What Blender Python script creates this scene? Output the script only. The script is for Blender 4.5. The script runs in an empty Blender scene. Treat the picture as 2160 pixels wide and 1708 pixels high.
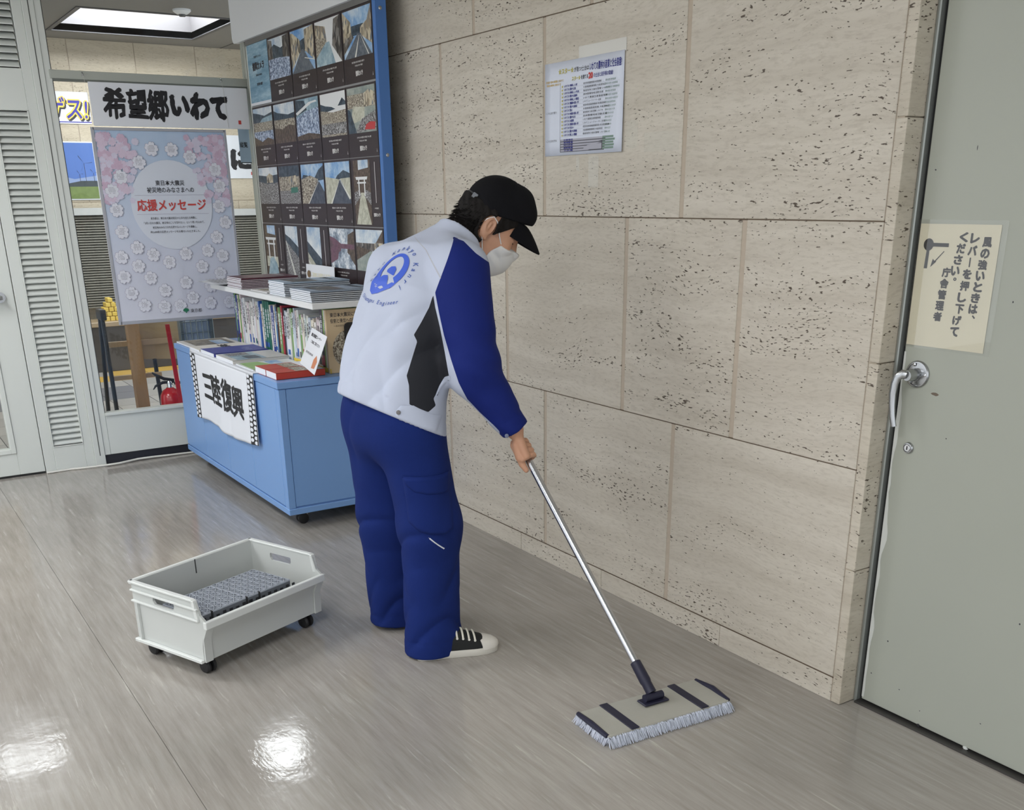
import bpy, bmesh, math, random
import numpy as np
from mathutils import Vector, Matrix
from mathutils.bvhtree import BVHTree

random.seed(7)
rng = np.random.default_rng(7)
SC = bpy.context.scene
COL = SC.collection

# ------------------------------------------------------------------ camera
CAM_Z = 1.45
FPX, CXP, CYP = 2126.7, 1080.0, 1223.75
PITCH, ROLL, YAW = math.radians(20.8736), math.radians(-0.7176), math.radians(57.4161)
_f = np.array([-math.sin(YAW)*math.cos(PITCH), math.cos(YAW)*math.cos(PITCH), -math.sin(PITCH)])
_r0 = np.array([math.cos(YAW), math.sin(YAW), 0.0])
_u0 = np.cross(_r0, _f)
_r = math.cos(ROLL)*_r0 + math.sin(ROLL)*_u0
_u = -math.sin(ROLL)*_r0 + math.cos(ROLL)*_u0
CAMP = np.array([0.0, 0.0, CAM_Z])
cd = bpy.data.cameras.new('camera')
cam = bpy.data.objects.new('camera', cd)
COL.objects.link(cam)
cam.matrix_world = Matrix(((_r[0], _u[0], -_f[0], 0), (_r[1], _u[1], -_f[1], 0), (_r[2], _u[2], -_f[2], CAM_Z), (0, 0, 0, 1)))
cd.sensor_fit = 'HORIZONTAL'
cd.sensor_width = 36.0
cd.lens = FPX/2160*36.0
cd.shift_y = (CYP-854)/2160
cd.clip_start = 0.05
SC.camera = cam

# ------------------------------------------------------------------ world + exposure
wd = bpy.data.worlds.new('world'); SC.world = wd; wd.use_nodes = True
bg = wd.node_tree.nodes['Background']
bg.inputs[0].default_value = (0.93, 0.965, 1.0, 1); bg.inputs[1].default_value = 0.75
SC.view_settings.view_transform = 'Standard'
SC.view_settings.look = 'None'
SC.view_settings.gamma = 1.0
SC.view_settings.use_curve_mapping = False
SC.view_settings.exposure = 0.93
ROOM_LAMP, HALL_LAMP = 11.0, 8.0

# ------------------------------------------------------------------ measuring helpers: a sight line meets a real plane
def sight(x, y):
    return _r*((x-CXP)/FPX) - _u*((y-CYP)/FPX) + _f
def on_x(x, y, X): d = sight(x, y); return CAMP + d*((X-CAMP[0])/d[0])
def on_y(x, y, Y): d = sight(x, y); return CAMP + d*((Y-CAMP[1])/d[1])
def on_z(x, y, Z): d = sight(x, y); return CAMP + d*((Z-CAMP[2])/d[2])

# ------------------------------------------------------------------ object helpers
WM = {}
def tag(o, label=None, cat=None, group=None, kind=None):
    if label: o['label'] = label
    if cat: o['category'] = cat
    if group: o['group'] = group
    if kind: o['kind'] = kind
    return o
def thing(name, label, cat, loc=(0, 0, 0), rotz=0.0, group=None, kind=None):
    o = bpy.data.objects.new(name, None); COL.objects.link(o)
    o.empty_display_size = 0.1
    o.location = loc; o.rotation_euler = (0, 0, rotz)
    WM[o.name] = Matrix.Translation(Vector(loc)) @ Matrix.Rotation(rotz, 4, 'Z')
    return tag(o, label, cat, group, kind)

class Frame:
    """a flat local frame: origin, right, up, normal"""
    def __init__(s, o, r, u):
        s.o = Vector(o); s.r = Vector(r).normalized(); s.u = Vector(u).normalized(); s.n = s.r.cross(s.u).normalized()
    def p(s, a, b, c=0.0): return s.o + s.r*a + s.u*b + s.n*c
    def M(s):
        return Matrix(((s.r.x, s.u.x, s.n.x, s.o.x), (s.r.y, s.u.y, s.n.y, s.o.y), (s.r.z, s.u.z, s.n.z, s.o.z), (0, 0, 0, 1)))

class MB:
    def __init__(s, T=None): s.v = []; s.f = []; s.m = []; s.T = T
    def add(s, vs, fs, mi=0):
        n = len(s.v)
        if s.T is not None: s.v += [s.T @ Vector(v) for v in vs]
        else: s.v += [Vector(v) for v in vs]
        s.f += [tuple(i+n for i in f) for f in fs]; s.m += [mi]*len(fs); return s
    def box(s, x0, x1, y0, y1, z0, z1, mi=0):
        return s.add([(x0, y0, z0), (x1, y0, z0), (x1, y1, z0), (x0, y1, z0), (x0, y0, z1), (x1, y0, z1), (x1, y1, z1), (x0, y1, z1)],
                     [(0, 3, 2, 1), (4, 5, 6, 7), (0, 1, 5, 4), (1, 2, 6, 5), (2, 3, 7, 6), (3, 0, 4, 7)], mi)
    def hexa(s, p8, mi=0):
        return s.add(p8, [(0, 3, 2, 1), (4, 5, 6, 7), (0, 1, 5, 4), (1, 2, 6, 5), (2, 3, 7, 6), (3, 0, 4, 7)], mi)
    def poly(s, pts, mi=0): return s.add(pts, [tuple(range(len(pts)))], mi)
    def prism(s, pts2, z0, z1, mi=0):
        n = len(pts2)
        vs = [(a, b, z0) for a, b in pts2]+[(a, b, z1) for a, b in pts2]
        fs = [tuple(range(n-1, -1, -1)), tuple(range(n, 2*n))]+[(i, (i+1) % n, n+(i+1) % n, n+i) for i in range(n)]
        return s.add(vs, fs, mi)
    def loft(s, rings, cap=True, mi=0, closed=True):
        n = len(rings[0]); vs = [p for r in rings for p in r]; fs = []
        for k in range(len(rings)-1):
            for i in range(n if closed else n-1):
                j = (i+1) % n
                fs.append((k*n+i, k*n+j, (k+1)*n+j, (k+1)*n+i))
        if cap:
            fs.append(tuple(range(n-1, -1, -1))); fs.append(tuple((len(rings)-1)*n+i for i in range(n)))
        return s.add(vs, fs, mi)
    def cyl(s, a, b, r0, r1=None, n=16, mi=0, cap=True):
        return s.tube([a, b], [r0, r0 if r1 is None else r1], n, mi, cap)
    def tube(s, path, r, n=10, mi=0, cap=True):
        P = [Vector(p) for p in path]; R_ = r if isinstance(r, (list, tuple)) else [r]*len(P)
        rings = []; up = None
        for k, p in enumerate(P):
            t = (P[min(k+1, len(P)-1)]-P[max(k-1, 0)]).normalized()
            if up is None: up = Vector((0, 0, 1)) if abs(t.z) < 0.9 else Vector((1, 0, 0))
            a = (up - t*up.dot(t)).normalized(); b = t.cross(a); up = a
            rings.append([p+(a*math.cos(2*math.pi*i/n)+b*math.sin(2*math.pi*i/n))*R_[k] for i in range(n)])
        return s.loft(rings, cap, mi)
    def lathe(s, prof, c, axis=(0, 0, 1), n=24, mi=0):
        ax = Vector(axis).normalized(); up = Vector((0, 0, 1)) if abs(ax.z) < 0.9 else Vector((1, 0, 0))
        a = (up-ax*up.dot(ax)).normalized(); b = ax.cross(a); c = Vector(c)
        return s.loft([[c+ax*h+(a*math.cos(2*math.pi*i/n)+b*math.sin(2*math.pi*i/n))*max(r, 1e-5) for i in range(n)] for r, h in prof], True, mi)
    def build(s, name, mats, parent=None, loc=None, bevel=0, seg=1, smooth=None, kind=None, label=None):
        me = bpy.data.meshes.new(name)
        if parent is not None: Mi = WM[parent.name].inverted()
        else: Mi = Matrix.Translation(-Vector(loc if loc is not None else (0, 0, 0)))
        me.from_pydata([tuple(Mi @ v) for v in s.v], [], s.f)
        for m in (mats if isinstance(mats, (list, tuple)) else [mats]): me.materials.append(m)
        me.polygons.foreach_set('material_index', s.m)
        if bevel:
            bm = bmesh.new(); bm.from_mesh(me)
            bmesh.ops.remove_doubles(bm, verts=bm.verts, dist=1e-6)
            bmesh.ops.bevel(bm, geom=list(bm.edges), offset=bevel, segments=seg, affect='EDGES', profile=0.5, clamp_overlap=True)
            bm.to_mesh(me); bm.free()
        if smooth is not None:
            me.polygons.foreach_set('use_smooth', [True]*len(me.polygons))
            me.update(); me.set_sharp_from_angle(angle=math.radians(smooth))
        me.update()
        o = bpy.data.objects.new(name, me); COL.objects.link(o)
        if parent is not None: o.parent = parent; WM[o.name] = WM[parent.name].copy()
        else: o.location = loc if loc is not None else (0, 0, 0); WM[o.name] = Matrix.Translation(Vector(o.location))
        tag(o, label, None, None, kind)
        return o

# ------------------------------------------------------------------ materials
def lin(c):
    return tuple((x/12.92 if x <= 0.04045 else ((x+0.055)/1.055)**2.4) for x in (c[0]/255, c[1]/255, c[2]/255))+(1,)
MATS = {}
def mat(name, rgb, rough=0.5, metal=0.0, spec=0.5, var=0.0, vscale=20, bump=0.0, bscale=80, emit=None, stretch=(1, 1, 1), sheen=0.0, coat=0.0, sss=0.0, roughvar=0.0):
    if name in MATS: return MATS[name]
    m = bpy.data.materials.new(name); m.use_nodes = True; MATS[name] = m
    nt = m.node_tree; N = nt.nodes; L = nt.links; b = N['Principled BSDF']
    b.inputs['Base Color'].default_value = lin(rgb); b.inputs['Roughness'].default_value = rough
    b.inputs['Metallic'].default_value = metal; b.inputs['Specular IOR Level'].default_value = spec
    if sheen: b.inputs['Sheen Weight'].default_value = sheen
    if coat: b.inputs['Coat Weight'].default_value = coat; b.inputs['Coat Roughness'].default_value = 0.1
    if sss:
        b.inputs['Subsurface Weight'].default_value = sss; b.inputs['Subsurface Radius'].default_value = (0.01, 0.004, 0.002)
    if emit is not None:
        b.inputs['Emission Color'].default_value = lin(rgb); b.inputs['Emission Strength'].default_value = emit
    if var or bump or roughvar:
        tc = N.new('ShaderNodeTexCoord'); mp = N.new('ShaderNodeMapping'); mp.inputs['Scale'].default_value = stretch
        L.new(tc.outputs['Object'], mp.inputs[0])
    if var or roughvar:
        nz = N.new('ShaderNodeTexNoise'); nz.inputs['Scale'].default_value = vscale; nz.inputs['Detail'].default_value = 5
        L.new(mp.outputs[0], nz.inputs['Vector'])
    if var:
        mx = N.new('ShaderNodeMixRGB'); c = lin(rgb)
        mx.inputs[1].default_value = tuple(max(0, x*(1-var)) for x in c[:3])+(1,); mx.inputs[2].default_value = tuple(min(1, x*(1+var)) for x in c[:3])+(1,)
        L.new(nz.outputs[0], mx.inputs[0]); L.new(mx.outputs[0], b.inputs['Base Color'])
    if roughvar:
        mr = N.new('ShaderNodeMapRange'); mr.inputs[1].default_value = 0.3; mr.inputs[2].default_value = 0.7
        mr.inputs[3].default_value = max(0, rough-roughvar); mr.inputs[4].default_value = rough+roughvar
        L.new(nz.outputs[0], mr.inputs[0]); L.new(mr.outputs[0], b.inputs['Roughness'])
    if bump:
        n2 = N.new('ShaderNodeTexNoise'); n2.inputs['Scale'].default_value = bscale; n2.inputs['Detail'].default_value = 3
        bp = N.new('ShaderNodeBump'); bp.inputs['Strength'].default_value = bump; bp.inputs['Distance'].default_value = 0.002
        L.new(mp.outputs[0], n2.inputs['Vector']); L.new(n2.outputs[0], bp.inputs['Height']); L.new(bp.outputs[0], b.inputs['Normal'])
    return m

def travertine(name, c_light, c_mid, pit=1.0):
    m = bpy.data.materials.new(name); m.use_nodes = True; nt = m.node_tree; N = nt.nodes; L = nt.links; b = N['Principled BSDF']
    b.inputs['Roughness'].default_value = 0.42; b.inputs['Specular IOR Level'].default_value = 0.35
    g = N.new('ShaderNodeNewGeometry'); oi = N.new('ShaderNodeObjectInfo')
    off = N.new('ShaderNodeVectorMath'); off.operation = 'MULTIPLY_ADD'
    cmb = N.new('ShaderNodeCombineXYZ'); mul = N.new('ShaderNodeMath'); mul.operation = 'MULTIPLY'; mul.inputs[1].default_value = 37.0
    L.new(oi.outputs['Random'], mul.inputs[0])
    for i in range(3): L.new(mul.outputs[0], cmb.inputs[i])
    # slow warp so that the veins meander
    wn = N.new('ShaderNodeTexNoise'); wn.inputs['Scale'].default_value = 2.2; wn.inputs['Detail'].default_value = 2
    add0 = N.new('ShaderNodeVectorMath'); add0.operation = 'ADD'
    L.new(g.outputs['Position'], add0.inputs[0]); L.new(cmb.outputs[0], add0.inputs[1]); L.new(add0.outputs[0], wn.inputs['Vector'])
    wz = N.new('ShaderNodeVectorMath'); wz.operation = 'MULTIPLY_ADD'; wz.inputs[1].default_value = (0.0, 0.0, 0.12)
    L.new(wn.outputs['Color'], wz.inputs[0]); L.new(add0.outputs[0], wz.inputs[2])
    def noise(scale, st, det=4, rgh=0.6):
        mp = N.new('ShaderNodeMapping'); mp.inputs['Scale'].default_value = st; L.new(wz.outputs[0], mp.inputs[0])
        n = N.new('ShaderNodeTexNoise'); n.inputs['Scale'].default_value = scale; n.inputs['Detail'].default_value = det; n.inputs['Roughness'].default_value = rgh
        L.new(mp.outputs[0], n.inputs['Vector']); return n
    band = noise(3.0, (0.35, 0.35, 5.0), 6, 0.65)
    fine = noise(60.0, (0.5, 0.5, 2.2), 4)
    pits = noise(88.0, (0.6, 0.6, 2.0), 2, 0.5)
    clus = noise(3.5, (0.5, 0.5, 3.6), 4, 0.6)
    cr = N.new('ShaderNodeValToRGB'); e = cr.color_ramp.elements
    e[0].position = 0.30; e[0].color = lin(c_mid); e[1].position = 0.68; e[1].color = lin(c_light)
    L.new(band.outputs[0], cr.inputs[0])
    mf = N.new('ShaderNodeMixRGB'); mf.blend_type = 'MULTIPLY'; mf.inputs[0].default_value = 0.55
    fr = N.new('ShaderNodeValToRGB'); fr.color_ramp.elements[0].position = 0.32; fr.color_ramp.elements[0].color = (0.74, 0.72, 0.69, 1); fr.color_ramp.elements[1].position = 0.52; fr.color_ramp.elements[1].color = (1, 1, 1, 1)
    L.new(fine.outputs[0], fr.inputs[0]); L.new(cr.outputs[0], mf.inputs[1]); L.new(fr.outputs[0], mf.inputs[2])
    # pits only inside clusters
    cm = N.new('ShaderNodeMapRange'); cm.inputs[1].default_value = 0.40; cm.inputs[2].default_value = 0.68; cm.inputs[3].default_value = 0.715; cm.inputs[4].default_value = 0.588
    L.new(clus.outputs[0], cm.inputs[0])
    sub = N.new('ShaderNodeMath'); sub.operation = 'SUBTRACT'; L.new(pits.outputs[0], sub.inputs[0]); L.new(cm.outputs[0], sub.inputs[1])
    mr = N.new('ShaderNodeMapRange'); mr.inputs[1].default_value = 0.0; mr.inputs[2].default_value = 0.035; mr.inputs[3].default_value = 0.0; mr.inputs[4].default_value = pit
    L.new(sub.outputs[0], mr.inputs[0])
    mp_ = N.new('ShaderNodeMixRGB'); mp_.inputs[2].default_value = lin((84, 73, 62))
    L.new(mr.outputs[0], mp_.inputs[0]); L.new(mf.outputs[0], mp_.inputs[1]); L.new(mp_.outputs[0], b.inputs['Base Color'])
    inv = N.new('ShaderNodeMath'); inv.operation = 'SUBTRACT'; inv.inputs[0].default_value = 1.0; L.new(mr.outputs[0], inv.inputs[1])
    bp = N.new('ShaderNodeBump'); bp.inputs['Strength'].default_value = 0.5; bp.inputs['Distance'].default_value = 0.002
    L.new(inv.outputs[0], bp.inputs['Height']); L.new(bp.outputs[0], b.inputs['Normal'])
    return m
M_STONE = travertine('travertine', (208, 201, 188), (190, 182, 168))
M_STONE_DARK = travertine('travertine_edge', (204, 196, 181), (184, 175, 159))
M_FILL = mat('joint_filler', (184, 171, 154), 0.8, var=0.1, vscale=60)
M_GROOVE = mat('joint_groove', (96, 82, 68), 0.9)

def floor_mat():
    m = bpy.data.materials.new('vinyl_floor'); m.use_nodes = True; nt = m.node_tree; N = nt.nodes; L = nt.links; b = N['Principled BSDF']
    g = N.new('ShaderNodeNewGeometry')
    def noise(scale, st, det=4, rgh=0.55, dist=0.0):
        mp = N.new('ShaderNodeMapping'); mp.inputs['Scale'].default_value = st; L.new(g.outputs['Position'], mp.inputs[0])
        n = N.new('ShaderNodeTexNoise'); n.inputs['Scale'].default_value = scale; n.inputs['Detail'].default_value = det; n.inputs['Roughness'].default_value = rgh
        n.inputs['Distortion'].default_value = dist
        L.new(mp.outputs[0], n.inputs['Vector']); return n
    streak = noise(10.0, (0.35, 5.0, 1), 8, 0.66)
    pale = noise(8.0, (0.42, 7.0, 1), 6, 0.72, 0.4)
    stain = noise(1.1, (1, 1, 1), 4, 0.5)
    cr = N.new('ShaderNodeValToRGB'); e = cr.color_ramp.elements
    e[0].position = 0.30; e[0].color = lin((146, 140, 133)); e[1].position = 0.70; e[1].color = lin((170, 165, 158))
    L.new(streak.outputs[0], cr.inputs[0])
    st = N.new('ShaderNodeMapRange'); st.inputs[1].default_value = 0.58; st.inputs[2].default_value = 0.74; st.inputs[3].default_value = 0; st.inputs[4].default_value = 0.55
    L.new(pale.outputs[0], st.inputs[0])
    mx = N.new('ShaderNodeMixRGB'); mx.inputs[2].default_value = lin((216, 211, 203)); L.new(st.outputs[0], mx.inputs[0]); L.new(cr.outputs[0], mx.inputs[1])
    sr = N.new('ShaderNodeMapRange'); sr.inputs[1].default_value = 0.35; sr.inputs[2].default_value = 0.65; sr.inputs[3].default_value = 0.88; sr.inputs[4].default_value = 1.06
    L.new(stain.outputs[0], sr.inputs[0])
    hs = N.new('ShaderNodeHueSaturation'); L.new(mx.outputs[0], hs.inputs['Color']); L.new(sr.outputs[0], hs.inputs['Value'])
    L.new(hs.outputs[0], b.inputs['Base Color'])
    rn = noise(2.0, (1, 1.6, 1), 5, 0.6)
    rr = N.new('ShaderNodeMapRange'); rr.inputs[1].default_value = 0.35; rr.inputs[2].default_value = 0.65; rr.inputs[3].default_value = 0.05; rr.inputs[4].default_value = 0.17
    L.new(rn.outputs[0], rr.inputs[0]); L.new(rr.outputs[0], b.inputs['Roughness'])
    b.inputs['Specular IOR Level'].default_value = 0.5
    # gentle waviness of a waxed sheet, plus fine polish ripples
    w1 = noise(9.0, (1, 1, 1), 3, 0.5); w2 = noise(55.0, (1, 2, 1), 2, 0.5)
    ad = N.new('ShaderNodeMath'); ad.operation = 'MULTIPLY_ADD'; ad.inputs[1].default_value = 0.18
    L.new(w2.outputs[0], ad.inputs[0]); L.new(w1.outputs[0], ad.inputs[2])
    bp = N.new('ShaderNodeBump'); bp.inputs['Strength'].default_value = 0.22; bp.inputs['Distance'].default_value = 0.004
    L.new(ad.outputs[0], bp.inputs['Height']); L.new(bp.outputs[0], b.inputs['Normal'])
    return m
M_FLOOR = floor_mat()

def glass_mat(name='pane_glass', tint=(0.97, 0.985, 0.98), refl=0.025):
    m = bpy.data.materials.new(name); m.use_nodes = True; nt = m.node_tree; N = nt.nodes; L = nt.links
    N.remove(N['Principled BSDF']); out = N['Material Output']
    t = N.new('ShaderNodeBsdfTransparent'); t.inputs[0].default_value = tint+(1,)
    gl = N.new('ShaderNodeBsdfGlossy'); gl.inputs['Roughness'].default_value = 0.01
    lw = N.new('ShaderNodeLayerWeight'); pw = N.new('ShaderNodeMath'); pw.operation = 'POWER'; pw.inputs[1].default_value = 4.0; L.new(lw.outputs['Facing'], pw.inputs[0])
    fr = N.new('ShaderNodeMath'); fr.operation = 'MULTIPLY_ADD'; fr.inputs[1].default_value = 0.55; fr.inputs[2].default_value = refl; L.new(pw.outputs[0], fr.inputs[0])
    mx = N.new('ShaderNodeMixShader'); L.new(fr.outputs[0], mx.inputs[0]); L.new(t.outputs[0], mx.inputs[1]); L.new(gl.outputs[0], mx.inputs[2]); L.new(mx.outputs[0], out.inputs[0])
    return m
M_GLASS = glass_mat()
M_FILM = glass_mat('clear_film', (0.985, 0.985, 0.98), 0.045)
M_PART = mat('painted_partition', (212, 216, 211), 0.38, var=0.02, vscale=3, bump=0.04, bscale=150)
M_PART_D = mat('partition_gasket', (60, 62, 60), 0.7)
M_ALU = mat('aluminium_trim', (176, 180, 172), 0.35, metal=0.2, var=0.03, vscale=4)
M_BLACK_BASE = mat('black_skirting', (38, 40, 48), 0.45)
M_WHITE = mat('white_plastic', (224, 226, 228), 0.4)
M_PAPER = mat('paper', (226, 229, 235), 0.75)
M_PAPER_W = mat('paper_warm', (214, 208, 186), 0.7, var=0.03, vscale=9)
M_INK = mat('black_ink', (30, 29, 33), 0.6)
M_INK_S = mat('soft_black_ink', (58, 58, 64), 0.65)
M_RED = mat('red_ink', (196, 70, 66), 0.6)
M_NAVYINK = mat('navy_ink', (44, 48, 132), 0.6)
M_STEEL = mat('brushed_steel', (176, 178, 180), 0.25, metal=1.0, bump=0.05, bscale=200)
M_CHROME = mat('chrome', (215, 217, 220), 0.09, metal=1.0)
M_ALUPOLE = mat('aluminium_pole', (196, 198, 204), 0.22, metal=1.0)
M_RUBBER = mat('black_rubber', (26, 26, 28), 0.55, var=0.2, vscale=60)
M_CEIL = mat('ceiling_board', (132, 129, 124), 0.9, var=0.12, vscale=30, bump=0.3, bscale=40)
M_CEIL_R = mat('room_ceiling_board', (222, 220, 214), 0.9, var=0.03, vscale=30)

# ------------------------------------------------------------------ lettering: text turned into flat mesh
_TX = {}
def glyphs(body, bold=0.0, res=2):
    k = (body, round(bold, 4), res)
    if k in _TX: return _TX[k]
    cu = bpy.data.curves.new('t', 'FONT'); cu.body = body; cu.offset = bold; cu.resolution_u = res; cu.size = 1.0
    ob = bpy.data.objects.new('t', cu); me = bpy.data.meshes.new_from_object(ob)
    V = np.array([v.co[:2] for v in me.vertices]).reshape(-1, 2); F = [tuple(p.vertices) for p in me.polygons]
    bpy.data.meshes.remove(me); bpy.data.objects.remove(ob); bpy.data.curves.remove(cu)
    _TX[k] = (V, F); return V, F
def put(mb, fr, body, box, bold=0.0, w=0.001, shear=0.0, mi=0, wob=0.0, rot=0.0):
    """letters fitted into box (u0,u1,v0,v1) of a frame"""
    nl = 1
    if bold > 0.015:
        # heavier strokes: the same letters laid a little apart on a ring
        V0, F0_ = glyphs(body, 0.0); n = nl = 8 if bold > 0.035 else 4; V = []; F = []
        for k in range(n):
            F += [tuple(i+k*len(V0) for i in f) for f in F0_]; V.append(V0+np.array([math.cos(2*math.pi*k/n+.3), math.sin(2*math.pi*k/n+.3)])*bold)
        V = np.concatenate(V) if len(V0) else V0
    else: V, F = glyphs(body, bold)
    if len(V) == 0: return
    lo, hi = V.min(0), V.max(0); q = (V-lo)/np.maximum(hi-lo, 1e-6)
    u0, u1, v0, v1 = box
    if rot:
        c, s_ = math.cos(rot), math.sin(rot); q = q-0.5; q = np.stack([q[:, 0]*c-q[:, 1]*s_, q[:, 0]*s_+q[:, 1]*c], 1)+0.5
    if wob:
        q = q+wob*np.stack([np.sin(q[:, 1]*19+q[:, 0]*7), np.sin(q[:, 0]*23+q[:, 1]*11)], 1)
    nc = len(q)//nl
    mb.add([fr.p(u0+(u1-u0)*(a+shear*b), v0+(v1-v0)*b, w+(i//nc)*2.5e-5) for i, (a, b) in enumerate(q)], F, mi)
def lettering(fr, body, box, m, parent, bold=0.0, w=0.001, shear=0.0, name='lettering', wob=0.0):
    mb = MB(); put(mb, fr, body, box, bold, w, shear, 0, wob)
    return mb.build(name, m, parent)
def fill(fr, pts, m, parent, name, w=0.0008):
    mb = MB(); mb.poly([fr.p(a, b, w) for a, b in pts]); return mb.build(name, m, parent)
def rect(a0, a1, b0, b1): return [(a0, b0), (a1, b0), (a1, b1), (a0, b1)]
def sheet(name, fr, w, h, t, m, parent=None, loc=None, label=None, bevel=0):
    """a thin board: u 0..w, v 0..h, back at -t, front at 0"""
    mb = MB(fr.M()); mb.box(0, w, 0, h, -t, 0); return mb.build(name, m, parent, loc, bevel, label=label)

# ================================================================== SETTING
WY = 2.287          # face of the stone wall
PX = -6.16          # face of the glazed partition
CEIL = 2.62          # ceiling of the room
HCEIL, HX = 2.75, -10.2   # ceiling and far wall of the hall
# floor: vinyl sheets
flo = thing('floor', None, None, (0, 0, 0), kind='structure')
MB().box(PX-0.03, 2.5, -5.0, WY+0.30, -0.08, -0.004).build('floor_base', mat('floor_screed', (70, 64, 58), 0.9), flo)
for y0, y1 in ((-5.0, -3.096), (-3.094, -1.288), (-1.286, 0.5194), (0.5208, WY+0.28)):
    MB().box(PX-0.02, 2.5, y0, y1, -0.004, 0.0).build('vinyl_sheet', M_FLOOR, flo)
# ceiling of the room
ce = thing('ceiling', None, None, (0, 0, CEIL), kind='structure')
def ceil_with_holes(parent, x0, x1, y0, y1, z, holes, m, t=0.05):
    xs = sorted({x0, x1, *[h[0] for h in holes], *[h[1] for h in holes]}); ys = sorted({y0, y1, *[h[2] for h in holes], *[h[3] for h in holes]})
    mb = MB()
    for i in range(len(xs)-1):
        for j in range(len(ys)-1):
            cx, cy = (xs[i]+xs[i+1])/2, (ys[j]+ys[j+1])/2
            if any(h[0] < cx < h[1] and h[2] < cy < h[3] for h in holes): continue
            mb.box(xs[i], xs[i+1], ys[j], ys[j+1], z, z+t)
    return mb.build('ceiling_board', m, parent)
ROOM_L = [(-5.30, -3.90, -0.85, -0.20), (-1.6, -0.4, -0.75, -0.15), (-4.25, -3.05, -3.1, -2.5), (-1.6, -0.4, -3.1, -2.5)]
ceil_with_holes(ce, PX, 2.5, -5.0, WY+0.3, CEIL, ROOM_L, M_CEIL_R)
HALL_L = [(-9.74, -8.58, 1.87, 3.01), (-7.36, -6.74, 2.12, 2.52), (-8.42, -7.98, 0.30, 0.80)]
M_LAMP_R = mat('lamp_diffuser_room', (250, 252, 255), 0.5, emit=ROOM_LAMP)
M_LAMP_H = mat('lamp_diffuser_hall', (250, 252, 255), 0.5, emit=HALL_LAMP)
M_REFL = mat('lamp_reflector', (104, 102, 104), 0.5)
M_FRAME_D = mat('dark_lamp_frame', (62, 62, 66), 0.5)
def recessed(h, z, depth, lamp, label, group):
    x0, x1, y0, y1 = h
    t = thing('recessed_ceiling_light', label, 'ceiling light', ((x0+x1)/2, (y0+y1)/2, z), group=group)
    mb = MB()
    mb.box(x0-0.01, x0, y0, y1, z, z+depth); mb.box(x1, x1+0.01, y0, y1, z, z+depth); mb.box(x0, x1, y0-0.01, y0, z, z+depth); mb.box(x0, x1, y1, y1+0.01, z, z+depth)
    mb.build('reflector', M_REFL, t)
    MB().box(x0, x1, y0, y1, z+depth, z+depth+0.01).build('diffuser', lamp, t)
    fb = MB(); e = 0.035
    fb.box(x0-e, x1+e, y0-e, y0, z-0.006, z); fb.box(x0-e, x1+e, y1, y1+e, z-0.006, z); fb.box(x0-e, x0, y0, y1, z-0.006, z); fb.box(x1, x1+e, y0, y1, z-0.006, z)
    fb.build('frame', M_FRAME_D, t); return t
for i, h in enumerate(ROOM_L):
    recessed(h, CEIL, 0.05, M_LAMP_R, ['recessed lamp in the ceiling above the mopped floor', 'recessed lamp in the ceiling above the steel door', 'recessed lamp in the ceiling at the far back left', 'recessed lamp in the ceiling at the far back right'][i], 'recessed lamps of the room')
recessed(HALL_L[0], HCEIL, 0.24, M_LAMP_H, 'square recessed ceiling lamp seen through the glass above the banner', 'recessed lamps of the hall')
recessed(HALL_L[1], HCEIL, 0.05, M_LAMP_H, 'small recessed lamp just behind the glass partition', 'recessed lamps of the hall')
recessed(HALL_L[2], HCEIL, 0.08, M_LAMP_H, 'recessed hall lamp behind the louvred panels', 'recessed lamps of the hall')

# ---- stone wall: separate travertine slabs over a backing
wall = thing('wall_back', None, None, (0, WY, 0), kind='structure')
XE = -1.752           # outer corner of the wall beside the door
MB().box(-6.2, XE-0.01, WY+0.003, WY+0.30, 0, CEIL).build('joint_backing', M_FILL, wall)
G, GV = 0.0016, 0.010
courses = [(0.0, 0.080, [-6.2, -4.9, -4.05, -3.50, -2.93, -2.27, -1.786], 0.0012),
           (0.080, 0.722, [-6.2, -5.62, -4.86, -4.091, -3.315, -2.551, -1.786], GV),
           (0.722, 1.377, [-6.2, -5.88, -5.12, -4.36, -3.59, -2.829, -2.279, -1.786], GV),
           (1.377, 2.039, [-6.2, -5.6, -4.84, -4.08, -3.32, -2.56, -1.786], GV),
           (2.039, CEIL, [-6.2, -5.33, -4.57, -3.807, -3.045, -2.28, -1.786], GV)]
for z0, z1, xs, gv in courses:
    for i in range(len(xs)-1):
        a = xs[i]+(0 if i == 0 else gv); b = xs[i+1]-(gv if i < len(xs)-2 else 0.0015)
        MB().box(a, b, WY, WY+0.025, z0+(0 if z0 == 0 else G), z1-(0.003 if z0 == 0 else G)).build('slab', M_STONE, wall, bevel=0.0012)
# dark grooves run along the horizontal joints
for z in (0.0785, 0.722, 1.377, 2.039):
    MB().box(-6.2, XE-0.034, WY+0.0015, WY+0.0045, z-0.0025, z+0.0025).build('joint_groove', M_GROOVE, wall)
# corner stones with the return into the door reveal
for z0, z1 in ((0, 0.43), (0.43, 1.02), (1.02, 1.62), (1.62, 2.2), (2.2, CEIL)):
    MB().box(-1.7845, XE, WY-0.001, WY+0.14, z0+0.0012, z1-0.0012).build('corner_stone', M_STONE_DARK, wall, bevel=0.003, seg=2)
# wall continues above and beyond the door
MB().box(XE, 2.5, WY+0.14, WY+0.30, 0, CEIL).build('wall_infill', mat('grey_wall_paint', (176, 176, 168), 0.8), wall)

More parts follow.
